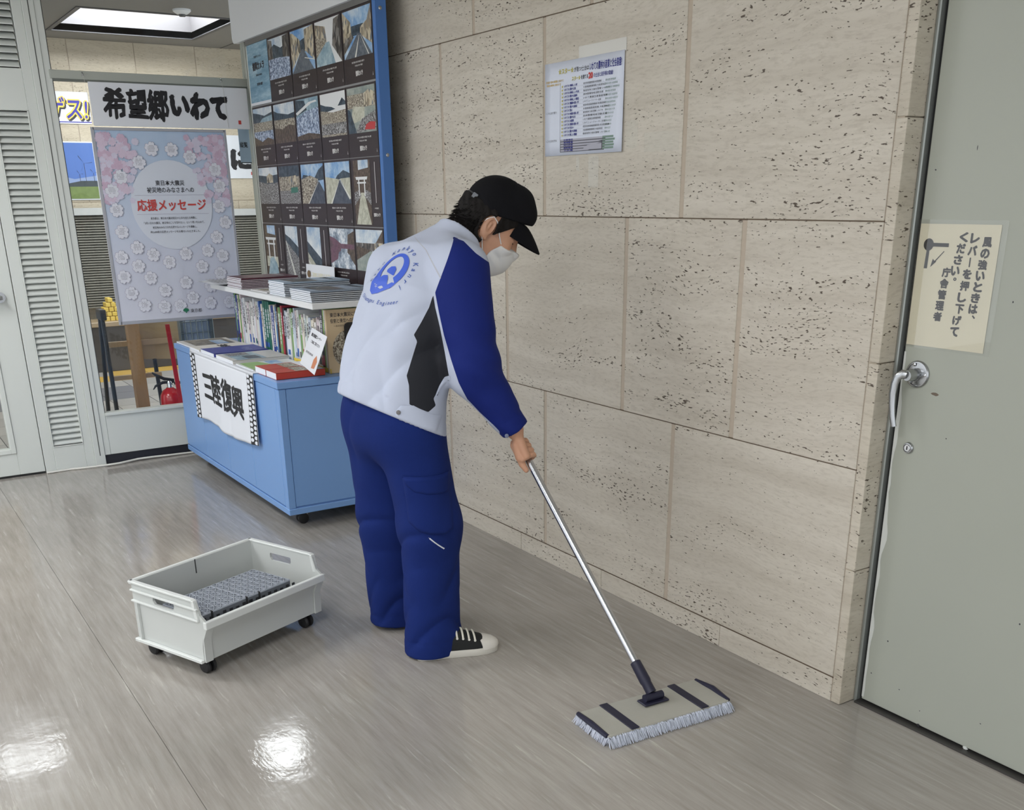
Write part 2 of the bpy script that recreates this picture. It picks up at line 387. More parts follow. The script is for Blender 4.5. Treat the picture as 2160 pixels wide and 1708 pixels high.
# ---- steel door and its frame
DY = 2.36
M_DOOR = mat('door_paint', (166, 169, 158), 0.36, var=0.035, vscale=2.2, bump=0.06, bscale=25)
M_CHIP = mat('paint_chip', (108, 96, 84), 0.8)
M_CHIPW = mat('paint_chip_pale', (206, 208, 203), 0.7)
dr = thing('door_1', None, None, (-1.2, DY, 0), kind='structure')
MB().box(-1.731, -0.60, DY, DY+0.04, 0.012, 2.3).build('door_leaf', M_DOOR, dr, bevel=0.002)
fr_ = MB(); fr_.box(XE, -1.741, DY-0.012, DY+0.06, 0, 2.36); fr_.build('door_frame', mat('door_frame_steel', (150, 154, 150), 0.3, metal=0.5, var=0.05, vscale=8), dr, bevel=0.003)
fs = MB(); fs.box(-1.741, -1.731, DY+0.008, DY+0.05, 0, 2.36); fs.build('door_gap_seal', mat('dark_seal', (30, 30, 30), 0.8), dr)
MB().box(-0.60, -0.55, DY-0.012, DY+0.06, 0, 2.36).build('door_frame', MATS['door_frame_steel'], dr, bevel=0.003)
MB().box(XE, -0.55, DY-0.012, DY+0.06, 2.30, 2.36).build('door_frame', MATS['door_frame_steel'], dr, bevel=0.003)
MB().box(-0.55, 2.5, DY+0.02, DY+0.1, 0, CEIL).build('wall_panel', MATS['grey_wall_paint'], dr)
MB().box(XE, -0.55, DY+0.02, DY+0.1, 2.36, CEIL).build('wall_panel', MATS['grey_wall_paint'], dr)
MB().box(-1.74, -0.6, DY-0.02, DY+0.05, 0.0, 0.006).build('threshold', mat('threshold_metal', (88, 86, 84), 0.45, metal=0.7), dr)
DF = Frame((0, DY, 0), (1, 0, 0), (0, 0, 1))
def chip(px, py, ru, rv, m, seed):
    c = on_y(px, py, DY); r_ = random.Random(seed)
    pts = [(c[0]+ru*math.cos(t)*(0.6+0.5*r_.random()), c[2]+rv*math.sin(t)*(0.6+0.5*r_.random())) for t in np.linspace(0, 2*math.pi, 11)[:-1]]
    fill(DF, pts, m, dr, 'paint_chip', 0.0004)
for k, (px, py, ru, rv, m) in enumerate([(1972, 831, 0.012, 0.005, M_CHIP), (1937, 1529, 0.007, 0.005, M_INK), (2036, 1577, 0.009, 0.006, M_CHIPW), (1996, 925, .002, .002, M_INK), (1974, 358, .003, .002, M_INK_S), (2062, 312, .001, .007, M_INK_S), (2137, 637, .002, .003, M_INK_S), (2151, 1316, .003, .003, M_INK_S), (1897, 1454, .003, .002, M_INK_S), (1940, 1499, .002, .002, M_INK_S), (1838, 1419, .003, .002, M_INK_S), (2068, 1526, .003, .0015, M_INK_S), (1873, 1352, .003, .003, M_INK_S)]): chip(px, py, ru, rv, m, k)
# worn pale strip along the lock edge
ws = []
for z in np.linspace(0.02, 1.05, 46): ws.append((-1.7305+0.004+0.010*abs(math.sin(z*9.1)+0.4*math.sin(z*31)+0.3*math.sin(z*57))*max(0.15, 1-abs(z-0.55)*1.1), z))
fill(DF, [(-1.7308, 0.02)]+ws+[(-1.7308, 1.05)], M_CHIPW, dr, 'worn_edge', 0.0004)

# ---- glazed partition with louvres
pt = thing('wall_left', None, None, (PX, 0.9, 0), kind='structure')
def pbox(name, y0, y1, z0, z1, d0=0.0, d1=0.05, m=None, bevel=0.002, parent=None):
    """box on the partition: d0 in front of the face (towards the room), d1 behind"""
    return MB().box(PX-d1, PX+d0, y0, y1, z0, z1).build(name, m or M_PART, parent or pt, bevel=bevel)
# louvred panel beside the door: stiles, rails, slats
pbox('stile', 0.790, 0.846, 0.0, CEIL); pbox('stile', 1.012, 1.060, 0.0, CEIL)
pbox('rail', 0.846, 1.012, 0.0, 0.146); pbox('rail', 0.846, 1.012, 1.888, 2.085)
for (y0, y1, z0, z1) in ((0.846, 0.852, 0.146, 1.888), (1.006, 1.012, 0.146, 1.888)): pbox('louvre_bead', y0, y1, z0, z1, 0.004, 0.03)
pbox('louvre_bead', 0.846, 1.012, 0.140, 0.146, 0.004, 0.03); pbox('louvre_bead', 0.846, 1.012, 1.888, 1.894, 0.004, 0.03)
pbox('louvre_back', 0.846, 1.012, 0.14, 1.89, -0.055, 0.065, mat('louvre_dark', (52, 54, 52), 0.9))
pbox('louvre_back', 0.80, 1.012, 2.085, CEIL, -0.055, 0.065, MATS['louvre_dark'])
def slat_mesh():
    mb = MB(); y0, y1 = -0.077, 0.077
    prof = [(0.0, -0.010), (0.002, -0.004), (-0.010, 0.010), (-0.040, 0.024), (-0.041, 0.020), (-0.012, 0.004), (-0.003, -0.008)]
    mb.loft([[(x, y0, z) for x, z in prof], [(x, y1, z) for x, z in prof]]); return mb
zs = np.linspace(0.160, 1.872, 55)
s0 = None
def add_slat(z, yc, sc=1.0):
    global s0
    if s0 is None:
        s0 = slat_mesh().build('slat', M_PART, pt, smooth=40); o = s0
        # mesh authored at the origin: undo the parent offset
        for v in o.data.vertices: v.co += Vector((PX, 0.9, 0))
    else:
        o = s0.copy(); COL.objects.link(o); o.parent = pt
    o.location = (-0.003, yc-0.9, z); o.scale = (1, sc, 1)
for z in zs: add_slat(z, 0.929)
zu = np.arange(2.10, CEIL-0.02, 0.032)
for z in zu: add_slat(z, 0.929)
pbox('post', 1.060, 1.118, 0.0, CEIL, 0.008, 0.06)
pbox('post_bead', 1.088, 1.092, 0.06, CEIL, 0.0095, 0.0, M_PART_D, 0)
pbox('glazing_frame', 1.118, 1.152, 0.058, CEIL, 0.002, 0.06)
pbox('gasket', 1.152, 1.156, 0.30, 2.045, -0.004, 0.03, M_PART_D, 0)
pbox('gasket', 1.152, 1.156, 2.085, CEIL, -0.004, 0.03, M_PART_D, 0)
pbox('lower_panel', 1.152, 2.2, 0.058, 0.285, 0.0, 0.05)
pbox('sill', 1.152, 2.2, 0.285, 0.302, 0.012, 0.05)
pbox('baseboard', 1.118, 2.2, 0.0, 0.058, -0.008, 0.05, M_BLACK_BASE, 0)
pbox('transom', 1.14, 2.2, 2.045, 2.086, 0.010, 0.06, M_ALU)
pbox('transom_bead', 1.14, 2.2, 2.036, 2.045, 0.0, 0.04, mat('transom_shade', (120, 124, 118), 0.5), 0)
pbox('post', 2.190, 2.236, 0.0, CEIL, 0.012, 0.06, M_ALU)
pbox('post', 2.236, WY-0.002, 0.0, CEIL, 0.0, 0.05, M_ALU)
pbox('pane', 1.152, 2.19, 0.302, 2.040, -0.020, 0.024, M_GLASS, 0)
pbox('pane', 1.152, 2.19, 2.086, CEIL, -0.020, 0.024, M_GLASS, 0)
# swing door leaf at the left, with its glass
d2 = thing('door_2', None, None, (PX, 0.4, 0), kind='structure')
def dbox(name, y0, y1, z0, z1, d0=0.0, d1=0.045, m=None, bevel=0.002): return pbox(name, y0, y1, z0, z1, d0, d1, m, bevel, d2)
dbox('door_stile', 0.655, 0.786, 0.012, 2.06); dbox('door_rail', -0.40, 0.655, 0.012, 0.135)
dbox('door_stile', -0.53, -0.40, 0.012, 2.06); dbox('door_rail', -0.40, 0.655, 1.95, 2.06)
for (y0, y1, z0, z1) in ((0.628, 0.655, 0.135, 1.95), (-0.40, -0.373, 0.135, 1.95), (-0.373, 0.628, 0.135, 0.160), (-0.373, 0.628, 1.925, 1.95)):
    dbox('glazing_bead', y0, y1, z0, z1, 0.008, 0.05)
dbox('pane', -0.373, 0.628, 0.16, 1.925, -0.020, 0.024, M_GLASS, 0)
hb = MB(); hb.cyl((PX, 0.715, 0.975), (PX+0.012, 0.715, 0.975), 0.028, n=20); hb.cyl((PX+0.012, 0.715, 0.975), (PX+0.05, 0.715, 0.975), 0.011, n=12)
hb.tube([(PX+0.05, 0.722, 0.975), (PX+0.052, 0.69, 0.974), (PX+0.05, 0.60, 0.972)], [0.011, 0.012, 0.010], 12)
hb.build('lever_handle', M_STEEL, d2, smooth=40)
pbox('door_header', -0.6, 0.80, 2.065, CEIL, 0.0, 0.05, None, 0.002, pt)
for a, b in ((-3.0, -0.55),): pbox('plain_panel', a, b, 0.0, CEIL)
pbox('door_sweep', -0.53, 0.786, 0.0, 0.012, -0.004, 0.03, mat('door_gap_dark', (36, 36, 36), 0.8), 0, d2)
MB().box(PX-0.06, PX, -3.0, WY, CEIL+0.0, HCEIL+0.05).build('bulkhead', M_CEIL_R, pt)

# ================================================================== HALL BEHIND THE GLASS
hall = thing('wall_far', None, None, (HX, 2.0, 0), kind='structure')
MB().box(HX-0.2, HX-0.004, -2.5, 7.0, 0, HCEIL).build('joint_backing', M_FILL, hall)
M_STONE_H = travertine('travertine_hall', (206, 195, 174), (188, 176, 155), 0.6)
ya = [-2.5, -0.9, 0.43, 0.97, 1.52, 2.06, 2.62, 3.16, 3.71, 4.4, 5.6, 7.0]; yb = [-2.5, -0.6, 0.7, 1.24, 1.79, 2.34, 2.89, 3.43, 4.0, 5.6, 7.0]
for z0, z1, ys in ((0.0, 0.72, ya), (0.72, 1.44, yb), (1.44, 2.16, ya), (2.16, HCEIL, ya)):
    for a, b in zip(ys[:-1], ys[1:]): MB().box(HX-0.02, HX, a+0.004, b-0.004, z0+0.003, z1-0.003).build('slab', M_STONE_H, hall)
hc = thing('ceiling', None, None, (-7.6, 2, HCEIL), kind='structure')
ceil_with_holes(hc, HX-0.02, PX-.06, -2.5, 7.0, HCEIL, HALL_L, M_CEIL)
for y in (1.45, 3.4): MB().box(HX, PX-0.07, y, y+0.012, HCEIL-0.003, HCEIL).build('ceiling_joint', mat('ceiling_joint', (92, 89, 85), 0.9), hc)
p_ = on_z(383, 20, HCEIL)
dv = thing('smoke_detector', 'small round white detector on the hall ceiling near the lamp', 'detector', tuple(p_))
MB().lathe([(0.065, 0), (0.065, -0.012), (0.04, -0.03), (0.012, -0.034)], p_).build('body', M_WHITE, dv, smooth=40)
MB().lathe([(0.025, -0.030), (0.022, -0.046), (0.002, -0.048)], p_).build('sensor', mat('sensor_grey', (80, 80, 80), 0.5), dv, smooth=40)

hf = thing('floor', None, None, (-8, 2, 0), kind='structure')
MB().box(HX-0.1, PX-0.02, -2.5, 7.0, -0.06, -0.004).build('floor_base', mat('tile_grout', (92, 90, 88), 0.9), hf)
M_TILE = [mat('floor_tile_a', (178, 174, 168), 0.35, var=0.05, vscale=12), mat('floor_tile_b', (168, 165, 160), 0.35, var=0.05, vscale=12), mat('floor_tile_dark', (128, 128, 132), 0.35, var=0.05, vscale=12)]
M_TACT = mat('tactile_yellow', (206, 168, 80), 0.5, var=0.05, vscale=20)
ts = 0.30
for i in range(14):
    for j in range(-1, 12):
        x1 = PX-0.03-i*ts; y0 = j*ts+0.1
        m = M_TILE[2] if (i in (7, 8) and j < 6) or j == 8 else M_TILE[(i*7+j*3) % 2]
        if (i == 11 and j >= 7) or (i == 10 and j in (5, 6)) or (j == 6 and i in (11,)): m = M_TACT
        MB().box(x1-ts+0.003, x1-0.003, y0+0.003, y0+ts-0.003, -0.004, 0.0).build('tile', m, hf)
MB().box(HX, PX-0.03, 3.7, 7.0, -0.004, -0.001).build('floor_finish', M_TILE[0], hf); MB().box(HX, PX-0.03, -2.5, -0.2, -0.004, -0.001).build('floor_finish', M_TILE[1], hf)

def hall_sheet(name, label, cat, p0, p1, m=M_PAPER, grow=0.0, x=HX, t=0.004):
    """a sheet on the far wall, measured by its upper left and lower right corners"""
    a, b = on_x(p0[0], p0[1], x+t+.002), on_x(p1[0], p1[1], x+t+.002); y0, y1, z0, z1 = a[1]-grow, b[1], b[2], a[2]
    f = Frame((x+t+0.002, y0, z0), (0, 1, 0), (0, 0, 1)); th = thing(name, label, cat, (x+t+0.002, (y0+y1)/2, z0))
    o = sheet('sheet', f, y1-y0, z1-z0, t, m, th); return o, f, y1-y0, z1-z0
M_YEL = mat('yellow_ink', (240, 212, 92), 0.6); M_BLUEINK = mat('blue_ink', (66, 62, 166), 0.6)
t, f, W, Hh = hall_sheet('wall_banner', 'white banner with blue and yellow outlined letters on the far hall wall', 'banner', (113, 192), (194, 262), grow=.55)
for dx, dz, bo, m, w in ((0.012, -0.014, 0.09, M_INK_S, 0.001), (0, 0, 0.09, M_YEL, 0.002), (0, 0, 0.016, M_BLUEINK, 0.003)):
    lettering(f, 'ゲス!', (W-.36+dx-bo*.12, W-.03+dx+bo*.12, .035+dz-bo*.12, Hh-.045+dz+bo*.12), m, t, bo, w, 0.05)
fill(f, rect(W-.42, W, 0.010, 0.018), M_BLUEINK, t, 'underline', 0.0008)
t, f, W, Hh = hall_sheet('landscape_poster', 'poster of blue sky, wind turbine and green meadow on the far hall wall', 'poster', (131, 298), (213, 421), grow=.45)
def fp(pts): return [(a*W, b*Hh) for a, b in pts]
fill(f, fp(rect(0.01, 0.99, 0.30, 0.98)), mat('print_sky', (86, 120, 190), 0.55, var=0.2, vscale=3), t, 'sky_print', .001)
fill(f, fp([(0.01, 0.28), (0.99, 0.28), (0.99, 0.42), (0.72, 0.36), (0.5, 0.44), (0.01, 0.40)]), mat('print_haze', (142, 160, 198), 0.55), t, 'haze_print', .0015)
fill(f, fp([(0.01, 0.2), (0.99, 0.2), (0.99, 0.33), (0.8, 0.33), (0.62, 0.28), (0.45, 0.32), (0.01, 0.3)]), mat('print_hill', (66, 74, 78), 0.55, var=.2, vscale=30), t, 'hill_print', .0018)
fill(f, fp(rect(0.01, 0.99, 0.02, 0.23)), mat('print_meadow', (116, 134, 78), 0.55, var=.25, vscale=25), t, 'meadow_print', .002)
mb = MB()
for a, h in ((W-.10, .16), (W-.15, .07), (W-.03, .08)):
    z_ = Hh*.30
    mb.poly([f.p(a-.002, z_, .0025), f.p(a+.002, z_, .0025), f.p(a+.0015, z_+h, .0025), f.p(a-.0015, z_+h, .0025)])
    for k in range(3):
        q = math.pi/2+k*2*math.pi/3+a; mb.poly([f.p(a, z_+h, .003), f.p(a+h*.45*math.cos(q)-.003, z_+h+h*.45*math.sin(q), .003), f.p(a+h*.45*math.cos(q), z_+h+h*.45*math.sin(q)+.003, .003)])
mb.build('turbine_print', M_INK_S, t)
t, f, W, Hh = hall_sheet('calligraphy_sheet', 'white calligraphy sheet partly hidden behind the photo board', 'banner', (473, 285), (560, 376))
lettering(f, 'に', (0.035, 0.25, Hh*.2, Hh*.68), M_INK, t, 0.07, 0.001, wob=0.02)
fill(f, rect(0.225, 0.25, 0.03, 0.058), M_RED, t, 'seal_print', 0.0012)
# horizontal blinds on the far side of the hall
M_BLIND = mat('blind_slat', (164, 162, 152), 0.5, var=0.05, vscale=2)
def blinds(label, p0, p1, x=HX+0.12):
    a, b_ = on_x(p0[0], p0[1], x), on_x(p1[0], p1[1], x); y0, y1, z0, z1 = a[1], b_[1], b_[2], a[2]
    b = thing('window_blind', label, 'blind', (x, (y0+y1)/2, z0), group='horizontal blinds in the hall')
    MB().box(x-0.03, x+0.03, y0, y1, z1, z1+0.06).build('head_rail', mat('blind_rail', (196, 198, 196), .4), b)
    MB().box(HX, x-0.05, y0, y1, z0, z1+0.05).build('backing', mat('blind_gap', (92, 90, 84), .9), b)
    mb = MB(); n = int((z1-z0)/0.022)
    for k in range(n):
        z = z0+k*0.022; mb.hexa([(x-.016, y0, z+.010), (x+.012, y0, z), (x+.012, y1, z), (x-.016, y1, z+.010), (x-.016, y0, z+.014), (x+.012, y0, z+.004), (x+.012, y1, z+.004), (x-.016, y1, z+.014)])
    mb.build('slat_set', M_BLIND, b, kind='stuff')
blinds('horizontal slatted blind seen at the left of the hanging poster', (120, 455), (262, 645))
blinds('horizontal slatted blind seen between the poster and the photo board', (470, 455), (600, 640))
ctr = thing('reception_counter', 'low dark reception counter along the far hall wall', 'counter', (HX+0.35, 2.3, 0))
MB().box(HX+0.19, HX+0.45, 0.9, 4.6, 0, 0.40).build('body', mat('counter_dark', (74, 70, 68), 0.5, var=.1, vscale=6), ctr, bevel=.004)
MB().box(HX+0.17, HX+0.50, 0.86, 4.64, 0.40, 0.44).build('worktop', mat('counter_top', (170, 150, 120), 0.4, var=.1, vscale=10), ctr, bevel=.004)
yl = thing('yellow_display', 'pyramid of yellow packets standing on the hall counter', 'display', (HX+0.35, 2.03, 0.44))
for k in range(5):
    mb = MB()
    for q in range(5-k): mb.box(HX+.28, HX+.40, 1.92+q*.045+k*.022, 1.92+q*.045+k*.022+.04, .44+k*.04, .44+k*.04+.036)
    mb.build('packet_row', mat('packet_yellow', (236, 206, 98), .5), yl, bevel=.003)
# sign trestle right behind the glass: dark tubes, timber post, card, red pole, extinguisher
tr = thing('sign_trestle', 'dark tubular sign trestle with timber crossbars standing behind the glass', 'stand', (-6.5, 1.4, 0))
M_TUBE = mat('dark_tube', (52, 56, 60), 0.4, metal=.4)
for (y0, y1, x0, x1, zt) in ((1.285, 1.275, -6.5, -6.42, 0.80), (1.56, 1.60, -6.52, -6.62, 0.53), (1.285, 1.275, -6.56, -6.75, 0.80)):
    mb = MB(); mb.tube([(x1, y1, 0), (x0, y0, zt)], 0.013, 12); mb.build('leg', M_TUBE, tr, smooth=40)
M_TIMBER = mat('raw_timber', (166, 128, 88), 0.6, var=0.22, vscale=6, stretch=(6, 6, 0.8))
MB().box(-6.50, -6.47, 1.29, 1.58, 0.43, 0.455).build('crossbar', mat('pale_timber', (186, 160, 128), .6, var=.1, vscale=20), tr)
MB().box(-6.56, -6.53, 1.29, 1.70, 0.62, 0.65).build('crossbar', MATS['pale_timber'], tr)
MB().box(-6.56, -6.44, 1.265, 1.30, 0.79, 0.85).build('top_bracket', M_TUBE, tr, bevel=.004)
po = thing('timber_post', 'rough timber post standing behind the glass beside the red pole', 'post', (-6.44, 1.435, 0))
MB().hexa([(-6.47, 1.40, 0), (-6.41, 1.40, 0), (-6.41, 1.472, 0), (-6.47, 1.472, 0), (-6.47, 1.398, 1.0), (-6.41, 1.398, 1.0), (-6.41, 1.468, 1.0), (-6.47, 1.468, 1.0)]).build('post_body', M_TIMBER, po, bevel=.002)
MB().box(-6.50, -6.38, 1.36, 1.51, 0, 0.03).build('foot', M_TIMBER, po, bevel=.002)
cdb = thing('cardboard_sheet', 'plain brown card sheet leaning behind the timber post', 'card', (-6.56, 1.6, 0.52))
MB().hexa([(-6.58, 1.50, .53), (-6.575, 1.50, .53), (-6.575, 1.74, .51), (-6.58, 1.74, .51), (-6.585, 1.49, .76), (-6.58, 1.49, .76), (-6.58, 1.74, .76), (-6.585, 1.74, .76)]).build('card', mat('brown_card', (188, 164, 128), .8, var=.04, vscale=8), cdb)
rk = thing('wire_rack', 'grey wire leaflet rack partly hidden by the blue cabinet', 'rack', (-6.62, 1.86, 0))
mb = MB()
for k in range(7): mb.cyl((-6.6, 1.76+k*.035, .42), (-6.6, 1.76+k*.035, .84), .003, n=6)
for k in range(6): mb.cyl((-6.6, 1.76, .45+k*.07), (-6.6, 1.97, .45+k*.07), .003, n=6)
mb.build('wire_grid', mat('wire_grey', (120, 130, 134), .4, metal=.6), rk, smooth=40)
MB().box(-6.64, -6.61, 1.77, 1.965, .60, .74).build('leaflet_stack', mat('leaflet_blue', (150, 166, 190), .6, var=.1, vscale=30), rk)
MB().box(-6.68, -6.60, 1.76, 1.78, 0, .84).build('leg', MATS['wire_grey'], rk); MB().box(-6.68, -6.60, 1.95, 1.97, 0, .84).build('leg', MATS['wire_grey'], rk)
M_EXT = mat('extinguisher_red', (186, 30, 38), 0.22, coat=.4)
ex = thing('fire_extinguisher', 'red fire extinguisher with black lever standing behind the glass', 'extinguisher', (-6.40, 1.618, 0))
c = (-6.40, 1.600, 0)
MB().lathe([(0.060, 0), (0.066, 0.01), (0.066, 0.29), (0.062, 0.325), (0.045, 0.352), (0.024, 0.364), (0.02, 0.37)], c, n=28).build('cylinder', M_EXT, ex, smooth=35)
MB().lathe([(0.017, 0.365), (0.017, 0.40), (0.012, 0.41)], c, n=16).build('valve', M_CHROME, ex, smooth=35)
mb = MB(); mb.tube([(-6.40, 1.63, .412), (-6.40, 1.57, .425), (-6.40, 1.52, .455), (-6.40, 1.505, .468)], [.008, .010, .008, .004], 8); mb.build('lever', M_RUBBER, ex, smooth=40)
mb = MB(); mb.tube([(-6.40, 1.63, .402), (-6.40, 1.56, .402), (-6.40, 1.515, .385), (-6.40, 1.50, .365)], [.008, .009, .007, .003], 8); mb.build('carry_handle', M_RUBBER, ex, smooth=40)
mb = MB(); mb.tube([(-6.40, 1.63, .39), (-6.37, 1.68, .40), (-6.36, 1.71, .36), (-6.36, 1.705, .12)], .009, 8); mb.build('hose', M_RUBBER, ex, smooth=40)
rp = thing('red_pole', 'thin red marker pole leaning against the fire extinguisher', 'pole', (-6.28, 1.64, 0))
MB().hexa([(-6.285, 1.625, 0), (-6.275, 1.625, 0), (-6.275, 1.650, 0), (-6.285, 1.650, 0), (-6.285, 1.590, .76), (-6.275, 1.590, .76), (-6.275, 1.614, .76), (-6.285, 1.614, .76)]).build('pole', mat('pole_red', (188, 34, 44), .4), rp)
MB().box(-6.305, -6.255, 1.60, 1.67, 0, .012).build('foot', MATS['pole_red'], rp)
# two pale blue notices fixed to the far side of the glass
for (nm, lab, y0, y1, z0, z1, tx) in (('notice_sheet', 'pale blue notice on the glass at the right end of the banner', 2.125, 2.185, 1.905, 2.04, '発行'), ('notice_sheet', 'pale blue notice reading viewing on the glass beside the poster', 2.12, 2.185, 1.645, 1.845, '縦覧')):
    f = Frame((PX-0.030, y0, z0), (0, 1, 0), (0, 0, 1)); t = thing(nm, lab, 'notice', (PX-.03, y0, z0), group='pale blue notices on the glass')
    t = sheet('sheet', f, y1-y0, z1-z0, .001, mat('pale_blue_paper', (176, 194, 214), .7), t); h = z1-z0
    lettering(f, tx, (.004, .05, h*.42, h*.42+.03), M_INK_S, t, .02, .0008)
    fill(f, rect(0, y1-y0, 0, .005), M_INK, t, 'edge_strip', .0007)

# ---- banner and poster hung on this side of the partition
BX = PX+0.030
f = Frame((BX, 1.318, 1.823), (0, 1, 0), (0, 0, 1))
t = thing('calligraphy_banner', 'long white banner with black brush calligraphy hung from the transom', 'banner', (BX, 1.73, 1.823))
t = sheet('sheet', f, 0.855, 0.212, 0.004, M_PAPER, t, bevel=.001)
xs = [(0.060, 0.180, .035, .192), (0.183, 0.292, .04, .188), (0.290, 0.405, .028, .186), (0.412, 0.52, .055, .165), (0.52, 0.632, .04, .182), (0.632, 0.735, .045, .165)]
for ch, b in zip('希望郷いわて', xs):
    lettering(f, ch, b, M_INK, t, 0.038 if ch in '希望郷' else 0.075, .001, 0.04, 'brush_character', wob=.022)
fill(f, rect(.79, .806, .025, .045), M_RED, t, 'seal_print', .001)
for yh in (1.300, 2.034):
    h = thing('string_hook', 'small metal hook with string on the transom, %s' % ('left end of the banner' if yh < 1.6 else 'right end of the banner'), 'hook', (PX+.01, yh, 2.07), group='hooks on the transom')
    MB().tube([(PX+.010, yh, 2.078), (PX+.022, yh, 2.076), (PX+.028, yh, 2.068), (PX+.024, yh, 2.060)], .0035, 8).build('hook', M_STEEL, h, smooth=40)
    MB().tube([(PX+.027, yh, 2.066), (BX+.003, yh+.004, 2.03), (BX+.003, yh+.012, 1.83)], .0008, 5).build('string', mat('string', (200, 198, 190), .7), h)
pf = Frame((BX, 1.308, 0.803), (0, 1, 0), (0, 0, 1)); PW, PH = 0.712, 1.006
t = thing('message_poster', 'large pale blue and pink blossom poster hung on the glass partition', 'poster', (BX, 1.65, .803))
def poster_mat():
    m = bpy.data.materials.new('blossom_print'); m.use_nodes = True; nt = m.node_tree; N = nt.nodes; L = nt.links; b = N['Principled BSDF']; b.inputs['Roughness'].default_value = .4
    tc = N.new('ShaderNodeTexCoord'); sp = N.new('ShaderNodeSeparateXYZ'); L.new(tc.outputs['Object'], sp.inputs[0])
    mr = N.new('ShaderNodeMapRange'); mr.inputs[1].default_value = 0; mr.inputs[2].default_value = 1.0; L.new(sp.outputs[2], mr.inputs[0])
    cr = N.new('ShaderNodeValToRGB'); e = cr.color_ramp.elements; e[0].position = 0; e[0].color = lin((210, 212, 222)); e[1].position = 1; e[1].color = lin((158, 190, 220))
    k = e.new(.35); k.color = lin((202, 208, 224)); k = e.new(.7); k.color = lin((180, 202, 226)); L.new(mr.outputs[0], cr.inputs[0])
    nz = N.new('ShaderNodeTexNoise'); nz.inputs['Scale'].default_value = 6; L.new(tc.outputs['Object'], nz.inputs['Vector'])
    mx = N.new('ShaderNodeMixRGB'); mx.inputs[2].default_value = lin((214, 216, 232)); mm = N.new('ShaderNodeMath'); mm.operation = 'MULTIPLY'; mm.inputs[1].default_value = .6
    L.new(nz.outputs[0], mm.inputs[0]); L.new(mm.outputs[0], mx.inputs[0]); L.new(cr.outputs[0], mx.inputs[1]); L.new(mx.outputs[0], b.inputs['Base Color']); return m
mb = MB(pf.M()); nx, nz_ = 24, 30
def cur(a, b): return .0012*math.sin(a*40+b*3)*(1-b)+.002*math.exp(-((a-.5)/.02)**2)
vs = [(PW*i/nx, PH*j/nz_, cur(i/nx, j/nz_)) for j in range(nz_+1) for i in range(nx+1)]
mb.add(vs, [(j*(nx+1)+i, j*(nx+1)+i+1, (j+1)*(nx+1)+i+1, (j+1)*(nx+1)+i) for j in range(nz_) for i in range(nx)])
pth_ = t; t = mb.build('sheet', poster_mat(), t, smooth=60)
M_PFR = mat('poster_frame', (176, 178, 186), .35, metal=.3)
for (a0, a1, b0, b1) in ((0, PW, -.012, .006), (0, PW, PH-.006, PH+.008), (-.010, .006, -.012, PH+.008), (PW-.006, PW+.008, -.012, PH+.008)):
    mb = MB(pf.M()); mb.box(a0, a1, b0, b1, -.006, .005); mb.build('frame_strip', M_PFR, pth_, bevel=.001)
def ell(cx, cy, rx, ry, n=40): return [(cx+rx*math.cos(2*math.pi*k/n), cy+ry*math.sin(2*math.pi*k/n)) for k in range(n)]
fill(pf, ell(.37, .62, .225, .235), mat('print_white_disc', (214, 220, 232), .45), t, 'white_disc', .0036)
M_PINK = [mat('petal_pink_a', (212, 196, 215), .5, var=.10, vscale=70), mat('petal_pink_b', (203, 178, 200), .5, var=.12, vscale=70), mat('petal_pale', (211, 206, 225), .5, var=.08, vscale=70)]
r_ = random.Random(3)
def flower(mb, a, b, s, rot, w, mi=0, notch=.25):
    pts = []
    for k in range(5):
        q = rot+k*2*math.pi/5
        for dq, rr in ((-.62, .70), (-.42, .94), (-.12, 1.0), (0, 1-notch), (.12, 1.0), (.42, .92)): pts.append((a+s*rr*math.cos(q+dq), b+s*rr*math.sin(q+dq)))
    n = len(pts); mb.add([pf.p(a, b, w)]+[pf.p(x, y, w) for x, y in pts], [(0, 1+k, 1+(k+1) % n) for k in range(n)], mi)
mb = MB()
for k in range(230):
    side = k % 2; q = r_.random(); a = (r_.random()**1.6)*.24*(1-.35*q); b = PH-.02-q*.36*(1 if side else .95)
    if side: a = PW-a
    a = min(max(a, .028), PW-.028); b = min(b, PH-.036)
    flower(mb, a, b, .014+.014*r_.random(), r_.random()*6, .0040+.0003*r_.random()*4, r_.randrange(3))
mb.build('cherry_blossom_print', M_PINK, t, kind='stuff')
M_MSG = mat('message_white', (222, 224, 234), .5); M_MSGO = mat('message_outline', (176, 172, 190), .5)
spots = []
for k in range(2200):
    a = .05+r_.random()*(PW-.1); b = .06+r_.random()*(PH-.14)
    d = math.hypot((a-.37)/.235, (b-.60)/.245)
    if d < 1.12 and b > .36 or (abs(a-.37) < .12 and b < .07): continue
    if (a < .17 or a > PW-.17) and b > PH-.20: continue
    if all(math.hypot(a-x, b-y) > .088 for x, y in spots): spots.append((a, b))
    if len(spots) >= 42: break
for a, b in spots:
    rt = math.pi/2+r_.uniform(-.3, .3); mb = MB(); flower(mb, a, b, .0395, rt, .0052, 1, .16); flower(mb, a, b, .0375, rt, .0056, 0, .16)
    for k in range(5):
        w_ = .020*(1-.10*abs(k-2)); y_ = b+.016-k*.007
        for q in range(7):
            x_ = a-w_+q*2*w_/7
            if r_.random() < .85: mb.poly([pf.p(x_, y_, .006), pf.p(x_+w_*.2, y_, .006), pf.p(x_+w_*.2, y_+.0018+.001*r_.random(), .006), pf.p(x_, y_+.0022, .006)], 2)
    mb.build('blossom_message', [M_MSG, M_MSGO, mat('handwriting', (120, 116, 128), .6)], t)
lettering(pf, '東日本大震災', (.29, .45, .722, .750), M_INK_S, t, .012, .0060)
lettering(pf, '被災地のみなさまへの', (.24, .50, .685, .715), M_INK_S, t, .012, .0060)
